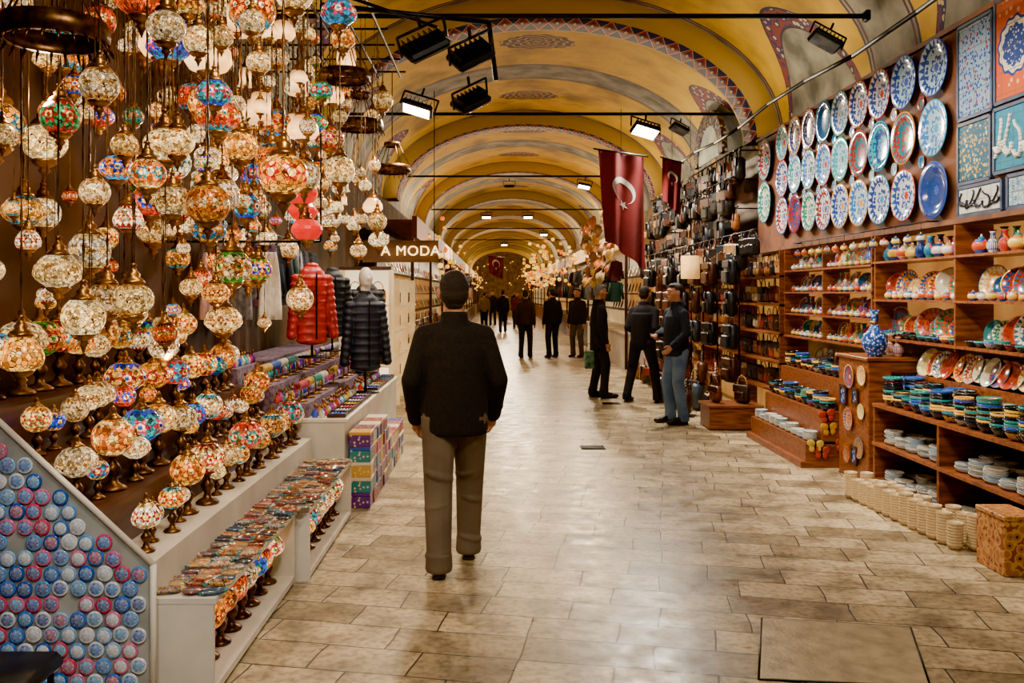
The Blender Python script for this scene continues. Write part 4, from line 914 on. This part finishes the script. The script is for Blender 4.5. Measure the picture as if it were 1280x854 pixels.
# ---------------------------------------------------------------- people
skin=pm('skin','#a87050','#c08a68',14,.5)
def person(loc,rz,jc,tc,hc,lab,H=1.75,vox=.009,lf=(-.1,0),rf=(.1,0),le=None,lw=None,re=None,rw=None,hem=.84,bulk=1.0,lean=0,knee=.05,shoe='#120d0a',tb=1.0,hood=False,hs=1.0,fwd=0):
    k=H/1.75
    V=Vector
    hipz=.93; P=V(((lf[0]+rf[0])/2,(lf[1]+rf[1])/2+fwd,0))
    hl=P+V((-.09,0,hipz)); hr=P+V((.09,0,hipz))
    ch=P+V((0,lean*.5,1.24)); nk=P+V((0,lean,1.47)); hd=P+V((0,lean*1.15+.015,1.635))
    sl=P+V((-.17,lean*.9,1.37)); sr=P+V((.17,lean*.9,1.37))
    le=P+V(le or (-.215,-.04,1.12)); re=P+V(re or (.215,-.04,1.12))
    lw=P+V(lw or (-.22,.05,.87)); rw=P+V(rw or (.22,.05,.87))
    al=V((lf[0],lf[1],.09)); ar=V((rf[0],rf[1],.09))
    kl=(hl+al)/2+V((-.005,knee,.02)); kr=(hr+ar)/2+V((.005,knee,.02))
    b=MB()
    def E(B,o,r,n=14,mm=8): B.ell(hd+V(o)*hs,tuple(q*hs for q in r),n,mm)
    E(b,(0,0,0),(.076,.096,.108),20,14); E(b,(0,.03,-.055),(.054,.066,.06),16,10); E(b,(0,.075,-.09),(.028,.026,.022))
    b.cap(hd+V((0,.09,.012))*hs,hd+V((0,.112,-.022))*hs,.01,.016,10); E(b,(0,.088,.03),(.05,.014,.012)); E(b,(0,.094,-.055),(.024,.012,.008))
    for sx in(-1,1):
        E(b,(sx*.085,-.002,-.012),(.014,.022,.034),10,8); E(b,(sx*.04,.065,-.02),(.025,.024,.025))
    b.cap(nk+V((0,0,-.04)),hd+V((0,-.015,-.06)),.06,.058)
    b.ell(ch,(.155,.105,.2)); b.ell(P+V((0,lean*.2,1.05)),(.145,.1,.2)); b.ell(P+V((0,0,.93)),(.16,.11,.12))
    b.cap(nk+V((0,0,-.07)),sl,.045,.048); b.cap(nk+V((0,0,-.07)),sr,.045,.048)
    for s_,e_,w_ in((sl,le,lw),(sr,re,rw)):
        b.cap(s_,e_,.048,.038); b.cap(e_,w_,.04,.027)
        d=(w_-e_).normalized(); lat=V((0,1,0))-d*d.y; lat=lat.normalized() if lat.length>.1 else V((1,0,0)); sx=-1 if w_.x<P.x else 1
        nrm=d.cross(lat)
        if nrm.x*sx>0: nrm=-nrm
        b.cap(w_+d*.02,w_+d*.075,.026,.03,10)
        for fi in range(4):
            o_=lat*(.028-.019*fi); fl_=(.075,.085,.08,.062)[fi]
            a_=w_+d*.085+o_; m1=a_+d*fl_*.5+nrm*.008; m2=m1+d*fl_*.38+nrm*.022
            b.cap(a_,m1,.0095,.009,8); b.cap(m1,m2,.009,.0075,8)
        t0=w_+d*.035+lat*.025; t1=t0+lat*.028+d*.03+nrm*.012; t2=t1+d*.03+nrm*.01; b.cap(t0,t1,.012,.0105,8); b.cap(t1,t2,.0105,.009,8)
    for h_,k_,a_ in((hl,kl,al),(hr,kr,ar)):
        b.cap(h_,k_,.08,.055); b.cap(k_,a_,.052,.036); b.cap(a_,a_+V((0,.09,-.045)),.035,.025)
    body=thing('person',remesh(b,'body',skin,vox*.75,2),lab,'person',loc=loc,rot=(0,0,rz),sc=k)
    ey=MB()
    for sx in(-1,1): E(ey,(sx*.032,.088,.004),(.012,.008,.006),10,6)
    part('eyes',ey.mesh('ey',pm('eye_dark','#1a1410','#3a2a20',40,.2)),body)
    jm=pm('jacket_cloth',jc[0],jc[1],60,.9,0,.35); tm=pm('trouser_cloth',tc[0],tc[1],5,.85,0,.1)
    J=MB(); bu=bulk
    J.ell(ch+V((0,0,.02)),(.182*bu,.13*bu,.185),20,12); J.ell(ch+V((0,-.01,.1)),(.145*bu,.11*bu,.13),20,12); J.ell(P+V((0,lean*.3,1.06)),(.176*bu,.14*bu,.22),20,12)
    J.lathe([(0,0),(.95,0),(1.0,.03),(1.0,.2),(.98,.4),(.9,.5),(0,.5)],22,0,tuple(P+V((0,lean*.15,hem))),True,.176*bu,.14*bu)
    for s_,e_,w_,sx in((sl,le,lw,-1),(sr,re,rw,1)):
        J.cap(nk+V((sx*.03,-.01,-.06)),s_,.06*bu,.064*bu); J.cap(s_,e_,.065*bu,.054*bu); J.cap(e_,w_,.055*bu,.044*bu)
        for q in(.35,.75): J.ell(e_+(w_-e_)*q,(.052*bu,.054*bu,.04))
    J.lathe([(0,0),(.092,0),(.083,.05),(.08,.092),(.07,.096),(0,.09)],18,0,tuple(nk+V((0,-.012,-.045))),True,1,1.05)
    if hood: J.ell(nk+V((0,-.075,-.01)),(.1,.05,.07))
    part('jacket',remesh(J,'jk',jm,vox,6),body)
    Tm=MB(); Tm.ell(P+V((0,0,.92)),(.172*(1+(tb-1)*.5),.13*tb**.5,.14),18,10)
    for h_,k_,a_,sx in((hl,kl,al,-1),(hr,kr,ar,1)):
        Tm.cap(h_+V((0,-.015,-.03)),k_,.1*tb**.7,.077*tb); Tm.cap(k_,a_+V((0,-.01,.03)),.077*tb,.064*tb)
        for q in(.3,.88): Tm.ell(k_+(a_-k_)*q+V((sx*.004,-.012,0)),(.072*tb,.074*tb,.04),14,8,0,Matrix.Rotation(.3*sx,3,'Y'))
        for q in(.6,.9): Tm.ell(h_+(k_-h_)*q+V((0,-.012,0)),(.085*tb,.081*tb,.05),14,8,0,Matrix.Rotation(-.4*sx,3,'Y'))
        Tm.lathe([(0,0),(.066,0),(.07,.02),(.066,.1),(0,.1)],14,0,tuple(a_+V((0,-.012,-.05))),True,tb,1.1*tb)
    part('trousers',remesh(Tm,'tr',tm,vox,4),body)
    sm_=pm('shoe_leather',shoe,'#2a1c14',20,.4)
    for a_ in(al,ar):
        S=MB(); g=a_.z-.09
        S.ell((a_.x,a_.y+.14,g+.035),(.048,.09,.038)); S.ell((a_.x,a_.y-.02,g+.045),(.04,.06,.045)); S.cap((a_.x,a_.y+.1,g+.05),(a_.x,a_.y,g+.07),.038,.042); S.cbox((a_.x,a_.y+.065,g+.012),(.08,.27,.022),.01)
        part('shoe',remesh(S,'sh',sm_,max(vox*.8,.006),2),body)
    Hh=MB(); E(Hh,(0,-.016,.032),(.081,.09,.088),20,14); E(Hh,(0,-.04,-.015),(.077,.062,.064),18,12); E(Hh,(0,.03,.078),(.06,.056,.036)); E(Hh,(0,-.05,-.06),(.052,.03,.04))
    part('hair',remesh(Hh,'hr',pm('hair',hc,'#2c2118' if hc<'#5' else '#8a8580',160,.65,0,.9),vox*.8,1),body)
    return body
brn=('#0d0908','#1e1613'); kh=('#5c5041','#6c5f4e')
person((-.26,5.1,0),.06,brn,kh,'#120e0b','man seen from behind, dark brown fleece jacket, taupe trousers, walking',1.76,.007,lf=(-.07,-.02),rf=(.11,.34),bulk=1.13,lw=(-.23,.1,.88),rw=(.235,.12,.9),le=(-.25,-.05,1.12),re=(.255,-.04,1.12),hem=.8,knee=.03,tb=1.14,hs=1.1,fwd=-.04)
blk=('#0e0e12','#1c1c22'); nv=('#0f1626','#1c2638')
person((2.28,11.05,0),1.9,nv,('#4a6488','#6a86a8'),'#14100d','man in dark hooded jacket and blue jeans, hand at pocket',1.76,.01,lf=(-.12,0),rf=(.12,.04),lw=(-.2,.16,.98),rw=(.12,.2,1.1),le=(-.24,.0,1.13),re=(.25,.02,1.15),bulk=1.05,hood=True)
person((2.18,13.1,0),-.5,blk,('#101014','#1c1c22'),'#0f0d0c','man in black jacket and trousers standing with legs apart',1.74,.011,lf=(-.24,0),rf=(.2,.1),bulk=1.05,lean=.08,lw=(-.18,.2,1.05),rw=(.18,.22,1.08))
person((1.55,13.75,0),-1.4,blk,('#18181e','#26262e'),'#6a6663','grey-haired man in long dark coat looking towards the bags',1.77,.011,lf=(-.1,0),rf=(.1,.12),bulk=1.0,hem=.7)
person((.72,22,0),-.2,('#2a1e16','#3a2c22'),('#1c1c22','#2a2a30'),'#1a1410','man in dark brown jacket standing in the aisle',1.72,.014,rf=(.12,.1))
person((1.42,22.1,0),.4,blk,('#14141a','#22222a'),'#1a1410','man in black coat standing in the aisle',1.76,.014,rf=(.14,.1),bulk=1.08)
person((2.05,22.4,0),2.6,('#1c1a16','#302c26'),('#4a4640','#5c564e'),'#1a1410','man in dark jacket facing his companions',1.76,.014,lf=(-.14,0),bulk=1.05)
for (x,y,rz,jc,hgt) in ((.28,36,0,blk,1.75),(-.5,38,.1,('#6a5430','#8a7044'),1.7),(.95,40,3,('#5a1c1c','#702828'),1.7),(-.15,44,3,blk,1.75),(1.5,44,3,nv,1.75),(.5,50,0,('#6a5a4a','#8a7a64'),1.72),(-.6,52,.2,('#5a2424','#743030'),1.7),(1.2,55,3,blk,1.76)):
    person((x,y,0),rz,jc,('#14141a','#22222a'),'#1a1410','person in %s jacket walking down the aisle'%{blk:'a black',nv:'a navy'}.get(jc,'a warm-coloured'),hgt,.02,rf=(.1,.2))
t=thing('shopping_bag',None,'green plastic shopping bag held low by the man in the coat','bag',loc=(1.42,13.42,.46)); part('bag_body',MB().cbox((0,0,.16),(.15,.06,.28),.018).mesh('sbg',pm('green_plastic','#1a3a30','#5a8a70',14,.35)),t); part('bag_handle',MB().tube([(-.05,0,.3),(-.03,0,.4),(.03,0,.4),(.05,0,.3)],.005).mesh('sbh',black),t)
t=thing('low_stool',None,'low black padded stool beside the magnet board','stool',loc=(-1.78,3.15,0)); part('seat',MB().cbox((0,0,.27),(.34,.3,.07),.025,0,None,True).mesh('sts',black),t)
lg=MB().cyl((0,0,0),(0,0,.24),.012,.012,8).mesh('slg',iron)
for sx in(-1,1):
    for sy in(-1,1): part('leg',lg,t,None,(sx*.13,sy*.11,0))
# ---------------------------------------------------------------- lights
def area(loc,rot,sx,sy,p,col):
    l=bpy.data.lights.new('area_light','AREA'); l.shape='RECTANGLE'; l.size=sx;l.size_y=sy;l.energy=p;l.color=col
    o=bpy.data.objects.new('area_light',l); COL.objects.link(o); o.location=loc;o.rotation_euler=rot; return o
def spot(loc,tgt,p,col,ang=1.4,r=.05,bl=.6):
    l=bpy.data.lights.new('spot_light','SPOT'); l.energy=p;l.color=col;l.spot_size=ang;l.spot_blend=bl;l.shadow_soft_size=r
    o=bpy.data.objects.new('spot_light',l); COL.objects.link(o); o.location=loc
    o.rotation_euler=(Vector(tgt)-Vector(loc)).to_track_quat('-Z','Y').to_euler(); return o
def fill_point(loc,e,col,r=.04):  # point lights added as fill in lamp stall and aisle, no bulb modelled
    l=bpy.data.lights.new('fill_point','POINT'); l.energy=e; l.color=col; l.shadow_soft_size=r; o=bpy.data.objects.new('fill_point',l); COL.objects.link(o); o.location=loc
W1=(1,.76,.48); W2=(1,.89,.74); W3=(1,.88,.6)
for y in(2,6,10,14,18,24,30,38,46,54,62,70,78):  # unseen uplights added to brighten the vault and bounce fill
    area((3.0,y,3.78),(0,math.radians(180+25),0),.25,3.0,17 if y<20 else 26,W3)
    if y>8: area((-1.9,y,3.78),(0,math.radians(180-25),0),.25,3.0,8 if y<20 else 20,W3)
for y in(5.4,6.4,7.4,8.4,9.4,10.6): spot((2.1,y,3.75),(3.5,y,2.0),130,W2,1.6,.05)
for y in(11.8,13.0,14.3,15.8,17.5): spot((1.7,y,3.8),(3.3,y,1.7),300,W2,1.6,.05)
for y in(5.8,7.0,8.6): spot((2.0,y,2.9),(3.3,y,.5),110,W2,1.5,.04)
spot((2.12,12.3,3.85),(1.0,8.5,0),500,W2,2.1,.12); spot((-.83,9.0,3.5),(.6,6.5,0),290,W1,2.0,.12)
spot((.6,1.0,4.6),(.9,4.8,0),450,W2,2.0,.3); spot((2.0,19.8,3.95),(.8,15,0),430,W1,2.1,.1); spot((1,27.3,3.9),(.6,23,0),450,W1,2.2,.1); spot((.6,34.8,3.9),(.6,30,0),450,W1,2.2,.1); spot((.4,42.3,3.8),(.6,38,0),450,W1,2.2,.1); spot((.6,50,3.9),(.6,46,0),450,W1,2.2,.1); spot((.6,60,3.9),(.6,55,0),500,W1,2.4,.1); spot((.6,72,3.9),(.6,83,1.6),700,W1,2.4,.1)  # spots beyond the last floodlight are added to brighten the far aisle
spot((-.9,1.2,2.6),(-1.75,3.47,.6),110,(1,.95,.88),1.0,.1)  # unseen spot added to brighten the magnet board
spot((-.3,3.2,3.2),(-1.5,5,.6),100,W1,1.5,.1)
for y in(3.4,4.8,6.2,7.6,9.0): fill_point((-1.75,y,2.4),10,W1)
for y in(3.9,4.9,5.9): fill_point((-1.45,y,1.35),5,W1,.02)
for y in(7.2,8.3,9.4): spot((-.85,y,3.2),(-1.5,y,.9),120,W2,1.6,.04)
for y in(17,20,23,26,30,34,38,43,49,55,62,70,78):
    for x in(-.95,2.15): fill_point((x,y,2.5),28,W1,.05)
w=bpy.data.worlds.new('World'); SC.world=w; w.use_nodes=True; bg=w.node_tree.nodes['Background']; bg.inputs[0].default_value=(1,.75,.5,1); bg.inputs[1].default_value=.15
SC.view_settings.view_transform='AgX'; SC.view_settings.look='AgX - Punchy'; SC.view_settings.exposure=.9
print('bags',nb,'plates',nq,'bowls',nw,'lamps',len(acc),'magnets',len(mg))
# ---------------------------------------------------------------- camera
cd=bpy.data.cameras.new('camera'); cam=bpy.data.objects.new('camera',cd); COL.objects.link(cam)
cam.location=(0,0,1.64); cam.rotation_euler=(pi/2,0,0); cd.sensor_width=36; cd.lens=1100/1280*36; cd.shift_x=20/1280; cd.shift_y=-61/1280; cd.clip_end=200; cd.clip_start=.05
SC.camera=cam
